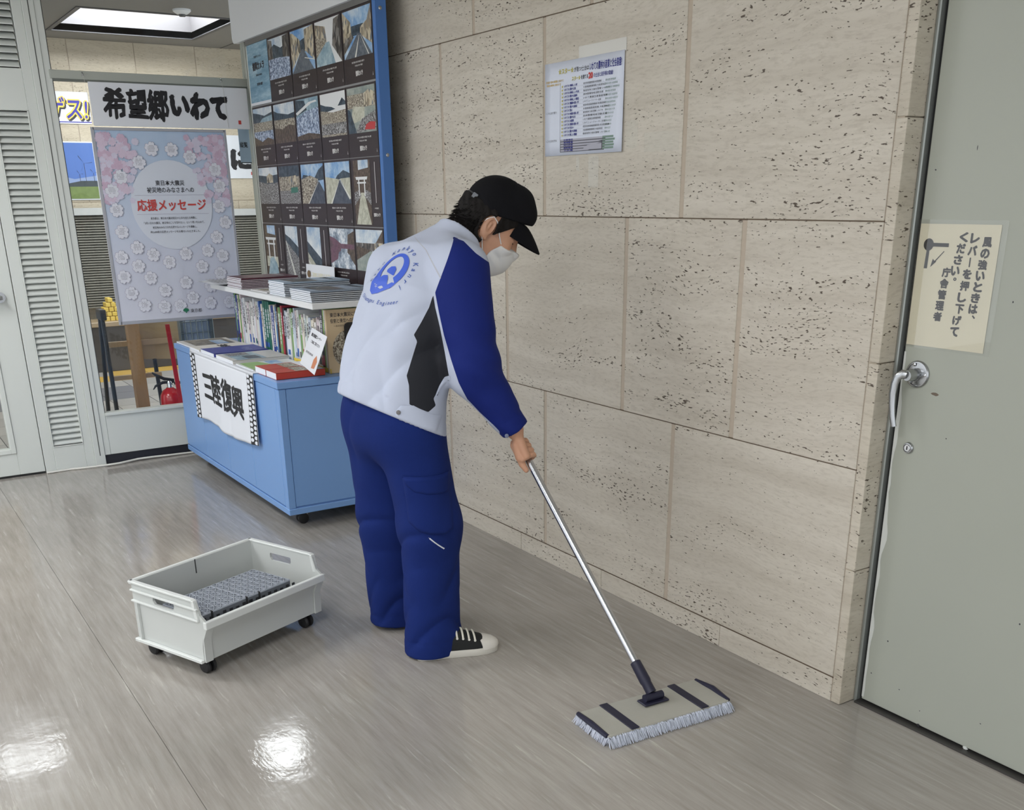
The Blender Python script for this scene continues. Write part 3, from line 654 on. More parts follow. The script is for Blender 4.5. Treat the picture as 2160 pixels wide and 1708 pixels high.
lettering(pf, '応援メッセージ', (.175, .560, .590, .652), M_RED, t, .028, .0062)
mb = MB()
for k, (l, w_) in enumerate((('東京都は、東日本大震災発災から2年を迎える時期に、', .26), ('「3月11日の大震災、被災地のことを忘れない」という思いを込めて、', .34), ('被災地のみなさまを応援するメッセージを募集し、', .25), ('約2,600枚の応援メッセージをお寄せいただきました。', .28))): put(mb, pf, l, (.37-w_/2, .37+w_/2, .545-k*.024, .558-k*.024), .006, .0060)
mb.build('fine_print', M_INK_S, t)
for z in (.672, .573): fill(pf, rect(.17, .57, z, z+.0015), M_MSGO, t, 'rule', .0058)
lettering(pf, '東京都', (.40, .465, .030, .052), M_INK_S, t, .0, .0060)
fill(pf, [(.37, .030), (.377, .030), (.377, .036), (.392, .044), (.386, .054), (.3735, .058), (.361, .054), (.355, .044), (.37, .036)], mat('leaf_green', (36, 116, 84), .5), t, 'leaf_mark', .0060)
# ---- white cable on the floor along the partition
cb = MB(); pth = [on_z(100, 997, .006), on_z(150, 989, .006), on_z(200, 984, .008), on_z(250, 977, .010), on_z(290, 967, .012), on_z(318, 959, .012), on_z(345, 959, .010), on_z(380, 952, .008), on_z(415, 946, .006)]
pth = [(max(p[0], PX+.012), p[1], p[2]) for p in pth]
P2 = []
for i in range(len(pth)-1):
    for s_ in np.linspace(0, 1, 6)[:-1]: P2.append(tuple(np.array(pth[i])*(1-s_)+np.array(pth[i+1])*s_))
P2 += [pth[-1], (pth[-1][0]+.05, pth[-1][1]+.12, .006)]
o = cb.tube(P2, .0058, 10).build('power_cable', mat('cable_white', (222, 220, 212), .5), None, P2[0], smooth=60); tag(o, 'white cable lying along the foot of the glazed partition', 'cable')

# ================================================================== BLUE DISPLAY CABINET
X0, X1, Y0, Y1, ZB, ZT = -5.95, -4.325, 1.552, 2.205, 0.075, 0.69
M_BLUE = mat('cabinet_blue', (118, 158, 212), 0.33, var=0.015, vscale=3)
M_BLUEB = mat('board_blue', (72, 118, 184), 0.45)
cab = thing('display_cabinet', 'light blue metal display cabinet on castors against the stone wall', 'cabinet', ((X0+X1)/2, (Y0+Y1)/2, 0))
MB().box(X0+.012, X1-.012, Y0+.006, Y1, ZB+.03, ZT-.028).build('carcass', M_BLUE, cab)
for i in range(4):
    a = X0+.004+(X1-X0-.05)*i/4; b = X0+.004+(X1-X0-.05)*(i+1)/4
    MB().box(a+.0012, b-.0012, Y0-.004, Y0+.014, ZB+.036, ZT-.033).build('front_panel', M_BLUE, cab, bevel=.0015)
MB().box(X1-.045, X1-.002, Y0-.004, Y0+.03, ZB+.03, ZT-.033).build('corner_post', M_BLUE, cab, bevel=.002)
MB().box(X1-.014, X1-.004, Y0+.032, Y1-.01, ZB+.036, ZT-.033).build('end_panel', M_BLUE, cab, bevel=.002)
MB().box(X0-.006, X1+.004, Y0-.010, Y1, ZT-.030, ZT).build('top', M_BLUE, cab, bevel=.003, seg=2)
MB().box(X0, X1+.002, Y0-.006, Y1, ZB, ZB+.030).build('plinth', M_BLUE, cab, bevel=.003)
for (x, y) in ((X1-.10, Y0+.10), (X0+.1, Y0+.1), (X1-.10, Y1-.1), (X0+.1, Y1-.1)):
    mb = MB(); mb.cyl((x, y, ZB), (x, y, .045), .009, n=10); cst = mb.build('castor_stem', M_CHROME, cab, smooth=40)
    w = MB()
    for s_ in (-1, 1): w.lathe([(.018, 0), (.026, .004), (.026, .014), (.020, .018)], (x+s_*.004, y-.008, .026), (s_, -.25*s_*0, 0), 20)
    w.build('castor_wheel', M_RUBBER, cst, smooth=35)
    MB().tube([(x, y+.016, .03), (x, y+.012, .052), (x, y-.012, .058), (x, y-.03, .045)], [.006, .010, .010, .004], 10).build('castor_hood', M_CHROME, cst, smooth=40)

# cloth towel hung over the front
M_CLOTH = mat('white_cotton', (222, 225, 232), .9, bump=.15, bscale=300)
tw = thing('cotton_towel', 'white cotton towel with black brush characters hung on the blue cabinet', 'towel', (-5.1, Y0-.015, .69))
ta = on_y(401, 742, Y0-.012); tb = on_y(534, 793, Y0-.012); tc_ = on_y(548, 945, Y0-.02); td = on_y(422, 880, Y0-.02)
def towel(a, b):   # a along, b down
    top = np.array(ta)*(1-a)+np.array(tb)*a; bot = np.array(td)*(1-a)+np.array(tc_)*a
    p = top*(1-b)+bot*b
    wv = .010*b*math.sin(a*9+.6)+.006*b*b*math.sin(a*21+1)
    return Vector((p[0], Y0-.014-.006*b-abs(wv)*.9, p[2]+.012*b*math.sin(a*7.0+.4)*(b > .5)*(b-.5)*2))
mb = MB(); na, nb = 60, 30
mb.add([towel(i/na, j/nb) for j in range(nb+1) for i in range(na+1)], [(j*(na+1)+i, (j+1)*(na+1)+i, (j+1)*(na+1)+i+1, j*(na+1)+i+1) for j in range(nb) for i in range(na)])
# fold over the top edge of the cabinet
mb.add([towel(i/na, 0) for i in range(na+1)]+[Vector((towel(i/na, 0).x, Y0-.012, ZT+.003)) for i in range(na+1)]+[Vector((towel(i/na, 0).x, Y0+.06, ZT+.003)) for i in range(na+1)],
       [(k*(na+1)+i, k*(na+1)+i+1, (k+1)*(na+1)+i+1, (k+1)*(na+1)+i) for k in range(2) for i in range(na)])
ob = tw = mb.build('cloth', M_CLOTH, tw, smooth=60)
sm = ob.modifiers.new('thickness', 'SOLIDIFY'); sm.thickness = .0015; sm.offset = 0
def on_towel(mbl, V, F, box, w=.003, mi=0):
    a0, a1, b0, b1 = box; lo, hi = V.min(0), V.max(0); q = (V-lo)/(hi-lo)
    n1 = max(1, len(q)//8)
    mbl.add([towel(a0+(a1-a0)*x, b1+(b0-b1)*y)+Vector((0, -w-(i//n1)*2.5e-5, 0)) for i, (x, y) in enumerate(q)], F, mi)
for ch, bx in zip('三陸復興', ((.185, .335, .24, .62), (.325, .490, .20, .66), (.495, .660, .20, .68), (.655, .83, .24, .70))):
    V0, F0_ = glyphs(ch, 0.0); F = []; V = []
    for k in range(8): F += [tuple(i+k*len(V0) for i in f_) for f_ in F0_]; V.append(V0+.026*np.array([math.cos(k*.785), math.sin(k*.785)]))
    V = np.concatenate(V); mb = MB(); nl0 = len(V0); on_towel(mb, V+.012*np.stack([np.sin(V[:, 1]*25), np.sin(V[:, 0]*31)], 1), F, bx); mb.build('brush_character', M_INK, tw)
for s0_ in (0.0, .915):
    mb = MB()
    mb.add([towel(s0_+.085*i/4, j/30)+Vector((0, -.0025, 0)) for j in range(31) for i in range(5)], [(j*5+i, (j+1)*5+i, (j+1)*5+i+1, j*5+i+1) for j in range(30) for i in range(4)], 0)
    for j in range(13):
        for i in range(2):
            cx, cy = s0_+.022+.042*i, (j+.5*i+.25)/13.2
            if cy > .98: continue
            mb.poly([towel(cx+.0185*math.cos(q), min(1, max(0, cy+.030*math.sin(q))))+Vector((0, -.0035, 0)) for q in np.linspace(0, -2*math.pi, 9)[:-1]], 1)
    mb.build('patterned_border', [M_INK, M_CLOTH], tw)

# ---- photo board standing on the back of the cabinet
BY = 2.15
bd = thing('photo_board', 'blue edged board covered with rows of photo posters above the cabinet', 'board', (-5.2, BY, ZT))
MB().box(-5.998, -4.405, BY, BY+.045, ZT, 2.44).build('panel', mat('board_grey', (150, 150, 150), .6), bd)
MB().box(-4.405, -4.378, BY-.006, BY+.05, ZT, 2.46).build('edge_trim', M_BLUEB, bd, bevel=.003)
MB().box(-6.012, -5.998, BY-.004, BY+.05, ZT, 2.44).build('edge_trim', M_ALU, bd, bevel=.003)
MB().box(-5.998, -4.405, BY-.008, BY, 2.232, 2.262).build('lower_trim', mat('trim_grey', (128, 126, 124), .4, metal=.4), bd)
hd = MB(); R_ = .035; hx0, hx1, hz0, hz1 = -6.155, -4.40, 2.256, 2.56
hpts = []
for (cx, cz, q0) in ((hx1-.004, hz0+.004, -math.pi/2), (hx1-.004, hz1-.004, 0), (hx0+R_, hz1-R_, math.pi/2), (hx0+R_, hz0+R_, math.pi)):
    rr = R_ if cx < -5 else .004
    hpts += [(cx+rr*math.cos(q0+k*math.pi/12), cz+rr*math.sin(q0+k*math.pi/12)) for k in range(7)]
hd.T = Matrix(((1, 0, 0, 0), (0, 0, -1, BY-.002), (0, 1, 0, 0), (0, 0, 0, 1))); hd.prism(hpts, 0, .022); hd.build('header', M_WHITE, bd, bevel=.0)
for z in (2.20, 1.625): MB().lathe([(.008, 0), (.008, .003), (.003, .005)], (-4.379, BY+.020, z), (1, 0, 0), 14).build('rivet', M_STEEL, bd, smooth=40)

# print materials for the posters
def pm(name, cols, scale, det=4, vor=False, st=(1, 1, 1)):
    m = bpy.data.materials.new(name); m.use_nodes = True; nt = m.node_tree; N = nt.nodes; L = nt.links; b = N['Principled BSDF']; b.inputs['Roughness'].default_value = .35
    tc = N.new('ShaderNodeTexCoord'); mp = N.new('ShaderNodeMapping'); mp.inputs['Scale'].default_value = st; L.new(tc.outputs['Object'], mp.inputs[0])
    oi = N.new('ShaderNodeObjectInfo'); L.new(oi.outputs['Random'], mp.inputs['Location'])
    if vor:
        n = N.new('ShaderNodeTexVoronoi'); n.inputs['Scale'].default_value = scale; sp = N.new('ShaderNodeSeparateColor'); L.new(mp.outputs[0], n.inputs['Vector']); L.new(n.outputs['Color'], sp.inputs[0]); src = sp.outputs[0]
    else:
        n = N.new('ShaderNodeTexNoise'); n.inputs['Scale'].default_value = scale; n.inputs['Detail'].default_value = det; n.inputs['Roughness'].default_value = .7; L.new(mp.outputs[0], n.inputs['Vector']); src = n.outputs[0]
    cr = N.new('ShaderNodeValToRGB'); e = cr.color_ramp.elements; lo_, hi_ = (.0, 1.) if vor else (.36, .64)
    e[0].position = lo_; e[0].color = lin(cols[0]); e[1].position = hi_; e[1].color = lin(cols[-1])
    for k, c_ in enumerate(cols[1:-1]): q = e.new(lo_+(hi_-lo_)*(k+1)/(len(cols)-1)); q.color = lin(c_)
    L.new(src, cr.inputs[0]); L.new(cr.outputs[0], b.inputs['Base Color']); return m
PM = dict(
    sky=pm('print_pale_sky', [(150, 178, 206), (198, 210, 220), (226, 230, 232)], 9), blue=pm('print_blue_sky', [(96, 148, 206), (150, 184, 218), (206, 220, 232)], 8),
    rubble=pm('print_rubble', [(40, 40, 46), (92, 90, 90), (150, 148, 146), (206, 208, 212)], 150, 3), rubbleb=pm('print_rubble_blue', [(44, 56, 84), (110, 128, 160), (176, 192, 214), (216, 224, 236)], 90, 3),
    rubblet=pm('print_rubble_tan', [(58, 50, 44), (124, 112, 98), (176, 168, 150), (210, 206, 192)], 130, 3), hill=pm('print_dark_hill', [(38, 50, 62), (58, 74, 88), (84, 98, 108)], 40),
    wood=pm('print_brown_wood', [(52, 42, 36), (88, 74, 62), (120, 104, 90)], 60, 4, False, (3, 3, 1)), road=pm('print_asphalt', [(78, 86, 98), (96, 104, 114), (112, 118, 126)], 50),
    roadd=pm('print_dark_asphalt', [(58, 66, 82), (74, 82, 96), (86, 94, 106)], 50), bldg=pm('print_buildings', [(70, 64, 58), (190, 178, 152), (214, 204, 180), (150, 134, 112), (110, 120, 130)], 45, 2, True, (1.6, 1, .8)),
    bldgd=pm('print_dark_buildings', [(40, 38, 40), (70, 66, 64), (104, 96, 88), (140, 138, 134)], 45, 2, True, (1.6, 1, .8)), water=pm('print_water', [(120, 150, 168), (150, 176, 188), (180, 200, 206)], 20),
    teal=pm('print_grey_green', [(120, 132, 132), (146, 156, 150), (170, 176, 168)], 16), sand=pm('print_pale_ground', [(168, 168, 150), (190, 190, 172), (206, 206, 190)], 40),
    white=mat('print_white', (226, 228, 228), .35), line=mat('print_line', (222, 222, 214), .35), purple=pm('print_purple', [(92, 60, 78), (120, 84, 100), (84, 66, 70)], 18),
    cloud=pm('print_cloud', [(96, 110, 128), (170, 182, 194), (236, 238, 240)], 22), green=mat('print_green', (58, 120, 104), .35), red=mat('print_red', (190, 60, 62), .35), sea=pm('print_sea', [(104, 146, 172), (130, 168, 190), (166, 196, 210)], 10, 5, False, (.6, 1, 3)))
PMK = list(PM); PML = [PM[k] for k in PMK]
M_CAP = mat('poster_brown_black', (50, 38, 40), .35)
def R4(a, b, c, d): return [(a, c), (b, c), (b, d), (a, d)]
PIC = {
 'rubble street': [('sky', R4(0, 1, 0, 1)), ('hill', [(0, .45), (1, .45), (1, .8), (.6, .72), (.3, .85), (0, .7)]), ('bldgd', [(0, .2), (.22, .4), (.2, .95), (0, 1)]), ('bldgd', [(1, .2), (.7, .45), (.72, .98), (1, 1)]), ('rubbleb', [(0, 0), (1, 0), (1, .45), (.5, .5), (0, .5)])],
 'empty street': [('blue', R4(0, 1, 0, 1)), ('hill', [(.2, .45), (.8, .45), (.7, .78), (.4, .72)]), ('bldg', [(0, .1), (.42, .48), (.4, .75), (.1, .95), (0, .95)]), ('bldg', [(1, .2), (.6, .48), (.62, .95), (1, 1)]), ('road', [(0, 0), (.95, 0), (.55, .52), (.46, .52)]), ('line', [(.58, .3), (1, .2), (1, .22), (.58, .32)])],
 'flooded street': [('white', R4(0, 1, 0, 1)), ('bldg', [(0, .35), (.45, .5), (.4, .85), (0, .95)]), ('bldgd', [(1, 0), (.65, .4), (.75, .95), (1, 1)]), ('rubblet', [(0, .2), (.4, .45), (.4, .6), (0, .65)]), ('water', [(0, 0), (.75, 0), (.55, .5), (.42, .5), (0, .2)])],
 'shopping street': [('blue', R4(0, 1, 0, 1)), ('hill', [(.2, .45), (.8, .45), (.72, .66), (.3, .66)]), ('bldg', [(0, .1), (.3, .45), (.28, .75), (0, 1)]), ('bldg', [(1, .2), (.6, .45), (.62, .6), (.85, .7), (1, 1)]), ('bldgd', [(0, .1), (.38, .42), (.3, .5), (0, .35)]), ('road', [(.02, 0), (.98, 0), (.62, .48), (.52, .48)]), ('line', [(.38, 0), (.43, 0), (.575, .44), (.565, .44)]), ('line', [(.86, 0), (.89, 0), (.62, .44), (.612, .44)])],
 'rubble valley': [('sky', R4(0, 1, 0, 1)), ('hill', [(0, .5), (1, .6), (1, .85), (.6, .78), (.3, .85), (0, .9)]), ('water', [(.3, .6), (1, .6), (1, .78), (.5, .72)]), ('rubblet', R4(0, 1, .2, .62)), ('rubbleb', R4(0, 1, .12, .38)), ('wood', [(0, 0), (1, 0), (1, .12), (.7, .2), (.4, .1), (0, .25)])],
 'hazy valley': [('sky', R4(0, 1, 0, 1)), ('hill', [(0, .6), (1, .58), (1, .74), (.7, .7), (.2, .78), (0, .85)]), ('rubblet', R4(0, 1, .25, .6)), ('wood', [(0, 0), (1, 0), (1, .4), (.7, .45), (.4, .35), (0, .4)])],
 'harbour rubble': [('water', R4(0, 1, 0, 1)), ('hill', [(0, .6), (.5, .72), (.4, .95), (0, 1)]), ('white', [(.05, .62), (.7, .86), (.95, .88), (.9, .92), (.6, .9), (0, .68)]), ('rubbleb', [(0, 0), (1, 0), (1, .75), (.5, .7), (0, .55)]), ('wood', [(0, 0), (1, 0), (1, .1), (.5, .16), (0, .1)])],
 'wide rubble plain': [('white', R4(0, 1, 0, 1)), ('hill', [(0, .55), (.6, .62), (.45, .68), (.2, .72), (0, .78)]), ('hill', [(.7, .68), (1, .68), (1, .76), (.88, .85)]), ('rubblet', [(0, 0), (1, 0), (1, .58), (.5, .55), (0, .62)]), ('rubble', R4(0, 1, .05, .3))],
 'overturned house': [('teal', R4(0, 1, 0, 1)), ('rubblet', R4(0, 1, .55, .85)), ('bldg', [(.62, .55), (.95, .58), (.95, .85), (.8, .92), (.62, .85)]), ('sand', [(.1, .2), (.6, .3), (.62, .55), (.2, .6)]), ('rubble', [(.25, 0), (1, .05), (1, .45), (.5, .3)]), ('red', [(.6, .06), (.95, .04), (.98, .2), (.8, .22), (.64, .16)]), ('hill', [(0, 0), (.3, 0), (.1, .5), (0, .55)])],
 'rubble heap with house': [('sky', R4(0, 1, 0, 1)), ('hill', [(0, .5), (1, .55), (1, .8), (.5, .76), (0, .8)]), ('bldg', [(.42, .58), (.75, .58), (.75, .78), (.58, .84), (.42, .76)]), ('rubble', [(0, 0), (1, 0), (1, .58), (.5, .55), (0, .62)])],
 'green truck in rubble': [('hill', R4(0, 1, 0, 1)), ('rubblet', R4(0, 1, 0, .72)), ('bldg', [(.5, .5), (.85, .52), (.86, .75), (.5, .72)]), ('rubble', R4(0, 1, 0, .35)), ('green', [(.55, .28), (.9, .30), (.9, .44), (.57, .43)])],
 'road past rubble': [('blue', R4(0, 1, 0, 1)), ('hill', [(.5, .55), (1, .6), (1, .95), (.8, .85)]), ('hill', [(0, .62), (.4, .62), (.3, .72), (.1, .74)]), ('rubblet', [(0, 0), (.6, 0), (.75, .62), (.4, .72), (0, .62)]), ('roadd', [(.25, 0), (1, 0), (1, .3), (.8, .56), (.74, .56)]), ('line', [(.25, 0), (.29, 0), (.77, .55), (.76, .55)])],
 'cleared road': [('blue', R4(0, 1, 0, 1)), ('hill', [(.4, .58), (1, .6), (1, .72), (.75, .8), (.5, .68)]), ('sand', [(0, 0), (.4, 0), (.6, .58), (0, .66)]), ('sand', [(1, .1), (1, .62), (.6, .6)]), ('roadd', [(.2, 0), (1, 0), (1, .1), (.62, .56), (.57, .56)]), ('line', [(.18, 0), (.23, 0), (.575, .55), (.568, .55)]), ('line', [(.95, .1), (1, .14), (.625, .54), (.615, .54)])],
 'torii in a grove': [('wood', R4(0, 1, 0, 1)), ('sky', [(.3, .85), (.9, .88), (.9, 1), (.3, 1)]), ('sand', [(.05, 0), (.95, 0), (.6, .5), (.4, .5)]), ('rubble', [(0, .3), (.4, .45), (.35, .55), (0, .5)]), ('rubble', [(1, .3), (.6, .45), (.65, .55), (1, .5)]), ('white', R4(.28, .34, .45, .7)), ('white', R4(.62, .68, .45, .7)), ('white', [(.16, .70), (.8, .70), (.84, .745), (.12, .745)]), ('white', R4(.22, .74, .64, .665))],
 'torii by the water': [('wood', R4(0, 1, 0, 1)), ('blue', [(.2, .85), (.9, .82), (.9, 1), (.2, 1)]), ('sand', R4(0, 1, .2, .4)), ('water', [(0, 0), (1, 0), (.9, .25), (.6, .4), (.3, .36)]), ('white', R4(.22, .31, .36, .72)), ('white', R4(.68, .77, .36, .72)), ('white', [(.06, .72), (.9, .72), (.95, .77), (.02, .77)]), ('white', R4(.14, .84, .63, .66))],
 'track on a slope': [('sky', R4(0, 1, 0, 1)), ('hill', [(0, .3), (1, .4), (1, .62), (.4, .78), (0, .85)]), ('rubble', [(0, 0), (1, 0), (1, .42), (0, .74)]), ('line', [(0, .72), (.05, .72), (.75, 0), (.6, 0)])],
 'white sky over a bank': [('sky', R4(0, 1, 0, 1)), ('hill', [(0, .3), (1, .3), (1, .45), (.5, .6), (0, .75)]), ('sand', [(0, 0), (.7, 0), (.9, .2), (0, .55)]), ('line', [(0, .42), (0, .38), (.8, .05), (.86, .08)])],
 'reflected clouds': [('cloud', R4(0, 1, 0, 1)), ('purple', [(0, .1), (.35, .25), (.5, .6), (.2, .75), (0, .8)]), ('wood', [(1, .1), (.7, .4), (.75, .85), (1, .95)]), ('purple', R4(0, 1, .5, .62)), ('cloud', [(.25, .05), (.95, .0), (.8, .35), (.55, .5), (.35, .4)])],
 'white tarpaulin': [('sky', R4(0, 1, 0, 1)), ('bldgd', R4(0, 1, .5, .68)), ('wood', [(0, .2), (.5, .3), (.6, .5), (0, .6)]), ('wood', [(.75, .7), (1, .6), (1, .98)]), ('bldg', R4(.7, 1, .35, .7)), ('teal', [(0, 0), (1, 0), (.9, .25), (.55, .5), (0, .25)])],
}
def photo_poster(fr, w, h, kind, portrait, label):
    t = thing('photo_poster', label, 'poster', tuple(fr.o), group='photo posters on the board')
    t = sheet('sheet', fr, w, h, .0012, M_CAP, t)
    if portrait: u0, u1, v0, v1 = .08*w, .66*w, .03*h, .97*h
    else: u0, u1, v0, v1 = .03*w, .97*w, .34*h, .97*h
    mb = MB()
    for k, (m, pts) in enumerate(PIC[kind]): mb.poly([fr.p(u0+(u1-u0)*a, v0+(v1-v0)*b, .0006+.00012*k) for a, b in pts], PMK.index(m))
    mb.build('photo_print', PML, t)
    r = random.Random(kind); mb = MB()
    if portrait:
        cx = .83*w
        fill(fr, R4(cx-.004, cx+.001, .35*h, .93*h), mat('caption_white', (216, 214, 212), .4), t, 'caption_line', .001); put(mb, fr, '復興カメラ', (cx-.11*w, cx+.11*w, .15*h, .205*h), .05, .0012)
        put(mb, fr, '大槌町', (cx-.07*w, cx+.07*w, .26*h, .285*h), .01, .0012)
    else:
        cap = r.choice(['被災後の町方地区の様子', '国道から見た市街地の風景', 'がれきの撤去が進む中心部', '高台から望む湾と町並み'])
        put(mb, fr, cap, (.5*w-.3*w*r.uniform(.6, 1), .5*w+.3*w*r.uniform(.6, 1), .262*h, .288*h), .012, .0012); put(mb, fr, '平成23年 撮影', (.37*w, .63*w, .215*h, .238*h), .012, .0012)
        put(mb, fr, '復興カメラ', (.38*w, .62*w, .085*h, .160*h), .055, .0012); put(mb, fr, '人', (.94*w, .965*w, .05*h, .10*h), .06, .0012)
    mb.build('lettering', mat('caption_white', (216, 214, 212), .4), t); return t
cw = (5.998-4.412)/5; zr = [1.930, 1.622, 1.3195, 1.016]; rh = .300
rows = [[None, 'rubble street', 'empty street', 'flooded street', 'shopping street'], ['rubble valley', 'hazy valley', 'harbour rubble', 'wide rubble plain', 'overturned house'],
        ['rubble heap with house', 'green truck in rubble', 'road past rubble', 'cleared road', 'torii in a grove'], ['torii by the water', 'track on a slope', 'white sky over a bank', 'reflected clouds', 'white tarpaulin']]
rn = ['top', 'second', 'third', 'bottom']
for j, row in enumerate(rows):
    for i, k in enumerate(row):
        fr = Frame((-5.996+cw*i+.003, BY-.003-.001*((i+j) % 2), zr[j]+.0025), (1, 0, 0), (0, 0, 1)); w, h = cw-.006, rh-.001
        if k is None:
            t = thing('title_poster', 'pale blue seascape title poster at the top left of the photo board', 'poster', tuple(fr.o))
            t = sheet('sheet', fr, w, h, .0012, PM['sea'], t); mb = MB()
            put(mb, fr, '復興カメラ', (.22*w, .80*w, .56*h, .70*h), .05, .0012); put(mb, fr, '写真展示パネル', (.32*w, .68*w, .76*h, .80*h), .01, .0012); put(mb, fr, 'Saika-news', (.36*w, .66*w, .47*h, .51*h), .01, .0012); put(mb, fr, '岩手県大槌町', (.38*w, .66*w, .31*h, .36*h), .03, .0012)
            mb.build('lettering', M_INK_S, t); fill(fr, rect(0, w, 0, .045*h), M_PAPER, t, 'white_edge', .0005)
        else:
            photo_poster(fr, w, h, k, k.startswith(('torii', 'track', 'white sky')), 'photo poster showing %s, %s row of the board' % (k, rn[j]))

# ---- white shelf on top, with its uprights
sh = thing('white_shelf', 'white shelf board over the row of books on the cabinet', 'shelf', (-5.1, 1.95, ZT))
SX0, SX1, SY0, SZ = -5.80, -4.335, 1.742, 1.015
MB().box(SX0, SX1, SY0, BY-.008, SZ-.026, SZ).build('shelf_board', M_WHITE, sh, bevel=.002)
for x in (-5.795, -5.30, -4.90): MB().box(x, x+.018, 2.064, BY-.018, ZT+.001, SZ-.027).build('upright', M_WHITE, sh)
MB().box(SX0, SX1-.06, BY-.016, BY-.009, ZT+.001, SZ-.027).build('back_panel', mat('shelf_back', (206, 205, 200), .6), sh)

# ---- books standing in the row
PALE = [(226, 228, 230), (220, 222, 216), (206, 216, 228), (228, 222, 206), (214, 226, 224), (198, 208, 222), (232, 230, 226), (222, 208, 212)]
DEEP = [(36, 62, 140), (60, 104, 178), (34, 110, 92), (54, 58, 66), (176, 60, 74), (96, 148, 200), (118, 160, 92)]
def upright_book(x, th, h, d, y, col, ink, label):
    t = thing('book', label, 'book', (x+th/2, y, ZT), group='books standing under the white shelf')
    m = mat('cover_%d_%d_%d' % col, col, .45)
    mb = MB(); e = min(.0016, th*.2); z0, z1 = ZT+.0006, ZT+h
    mb.box(x+.0005, x+e, y, y+d, z0, z1); mb.box(x+th-e, x+th-.0005, y, y+d, z0, z1); mb.box(x+e, x+th-e, y, y+e, z0, z1); cv = mb.build('cover', m, t)
    MB().box(x+e, x+th-e, y+e, y+d-.003, z0+.002, z1-.002).build('page_block', M_PAPER, t); t = cv
    if th > .011:
        mb = MB(); f = Frame((x, y, ZT), (1, 0, 0), (0, 0, 1)); r = random.Random(int(x*1e4)); n = r.randint(4, 8); s_ = min(th*.62, .02)
        chars = [r.choice('岩手県三陸復興記録震災津波東日本大海防災史集') for _ in range(n)]; zt = h*(.93-.08*r.random())
        for k, ch in enumerate(chars): put(mb, f, ch, (th/2-s_/2, th/2+s_/2, zt-(k+1)*s_*1.12, zt-k*s_*1.12-.1*s_), .02, .0008)
        mb.build('spine_lettering', M_INK_S if sum(col) > 420 else M_PAPER, t)
        if r.random() < .4: fill(f, rect(.0012, th-.0012, h*.10, h*(.16+.15*r.random())), mat('spine_band_%d' % r.randrange(5), DEEP[r.randrange(5)], .45), t, 'spine_band', .0006)
    return t
x = -5.775; k = 0; r = random.Random(21)
names = {(36, 62, 140): 'navy', (60, 104, 178): 'blue', (34, 110, 92): 'dark green', (54, 58, 66): 'charcoal', (176, 60, 74): 'red', (96, 148, 200): 'sky blue', (118, 160, 92): 'leaf green'}
seq = []
while x < -4.50:
    th = r.choice([.012, .016, .020, .024, .028, .034]); h = .232+.03*r.random()-(.02 if x > -4.8 else 0)
    if x < -5.62: h = .278-.03*r.random()
    if k == 0: col, th, h = (36, 62, 140), .016, .282
    elif -5.32 < x < -5.24: col, th, h = (34, 110, 92), .03, .262
    else: col = r.choice(PALE) if r.random() < .74 else r.choice(DEEP)
    seq.append((x, th, h, col)); x += th+.0008; k += 1
def ordn(n): return '%d%s' % (n, 'th' if 10 <= n % 100 <= 20 else {1: 'st', 2: 'nd', 3: 'rd'}.get(n % 10, 'th'))
for i, (x_, th, h, col) in enumerate(seq):
    cn = names.get(col, 'pale')
    upright_book(x_, th, h, .20, 1.852+.006*r.random(), col, None, '%s %s book, %s from the left in the row under the shelf' % ('slim' if th < .018 else 'thick' if th > .027 else 'medium', cn, ordn(i+1)))
xe = seq[-1][0]+seq[-1][1]
for k, (col, th, h, lab) in enumerate([((60, 52, 70), .03, .285, 'dark patterned book beside the three numbered spines'), ((150, 186, 110), .012, .285, 'slim yellow-green booklet near the right end of the row'), ((228, 228, 224), .012, .283, 'slim white booklet near the right end of the row'), ((232, 230, 226), .012, .284, 'slim white booklet behind the beige report')]):
    upright_book(xe+.001, th, h, .24, 1.838, col, None, lab); xe += th+.001
# beige report facing right, with round photo and black insert
bt = thing('report_book', 'beige report with a round photo facing right at the row end', 'book', (xe+.012, 1.95, ZT))
bt = MB().box(xe+.002, xe+.018, 1.832, 2.075, ZT+.0006, ZT+.286).build('cover', mat('report_beige', (206, 184, 150), .5, var=.03, vscale=12), bt, bevel=.001)
rf = Frame((xe+.0182, 1.832, ZT), (0, 1, 0), (0, 0, 1))
lettering(rf, '東日本大震災に際した', (.02, .19, .252, .272), M_INK_S, bt, .01, .0006); lettering(rf, '役割と後世への継承', (.02, .16, .226, .246), M_INK_S, bt, .01, .0006); lettering(rf, '～あの日から10年～', (.035, .13, .208, .218), M_INK_S, bt, .0, .0006)
fill(rf, ell(.105, .105, .082, .088), PM['rubblet'], bt, 'round_photo', .0006)
bi = thing('black_folder', 'black rounded folder leaning against the beige report', 'folder', (xe+.025, 2.0, ZT))
mb = MB(Frame((xe+.024, 1.915, ZT+.001), (0, 1, 0), (0, 0, 1)).M()); mb.prism([(0, 0), (.2, 0), (.2, .225), (.018, .225), (.005, .22), (0, .207)], 0, .006); mb.build('folder_body', mat('black_plastic', (24, 24, 26), .35), bi, bevel=.001)
# yellow price-tape strip under the books
yt = MB().box(-4.86, -4.40, 1.836, 1.8375, ZT+.001, ZT+.022).build('yellow_tape', mat('yellow_tape', (226, 196, 70), .5), None, (-4.63, 1.836, ZT)); tag(yt, 'yellow tape strip along the foot of the standing books', 'tape')

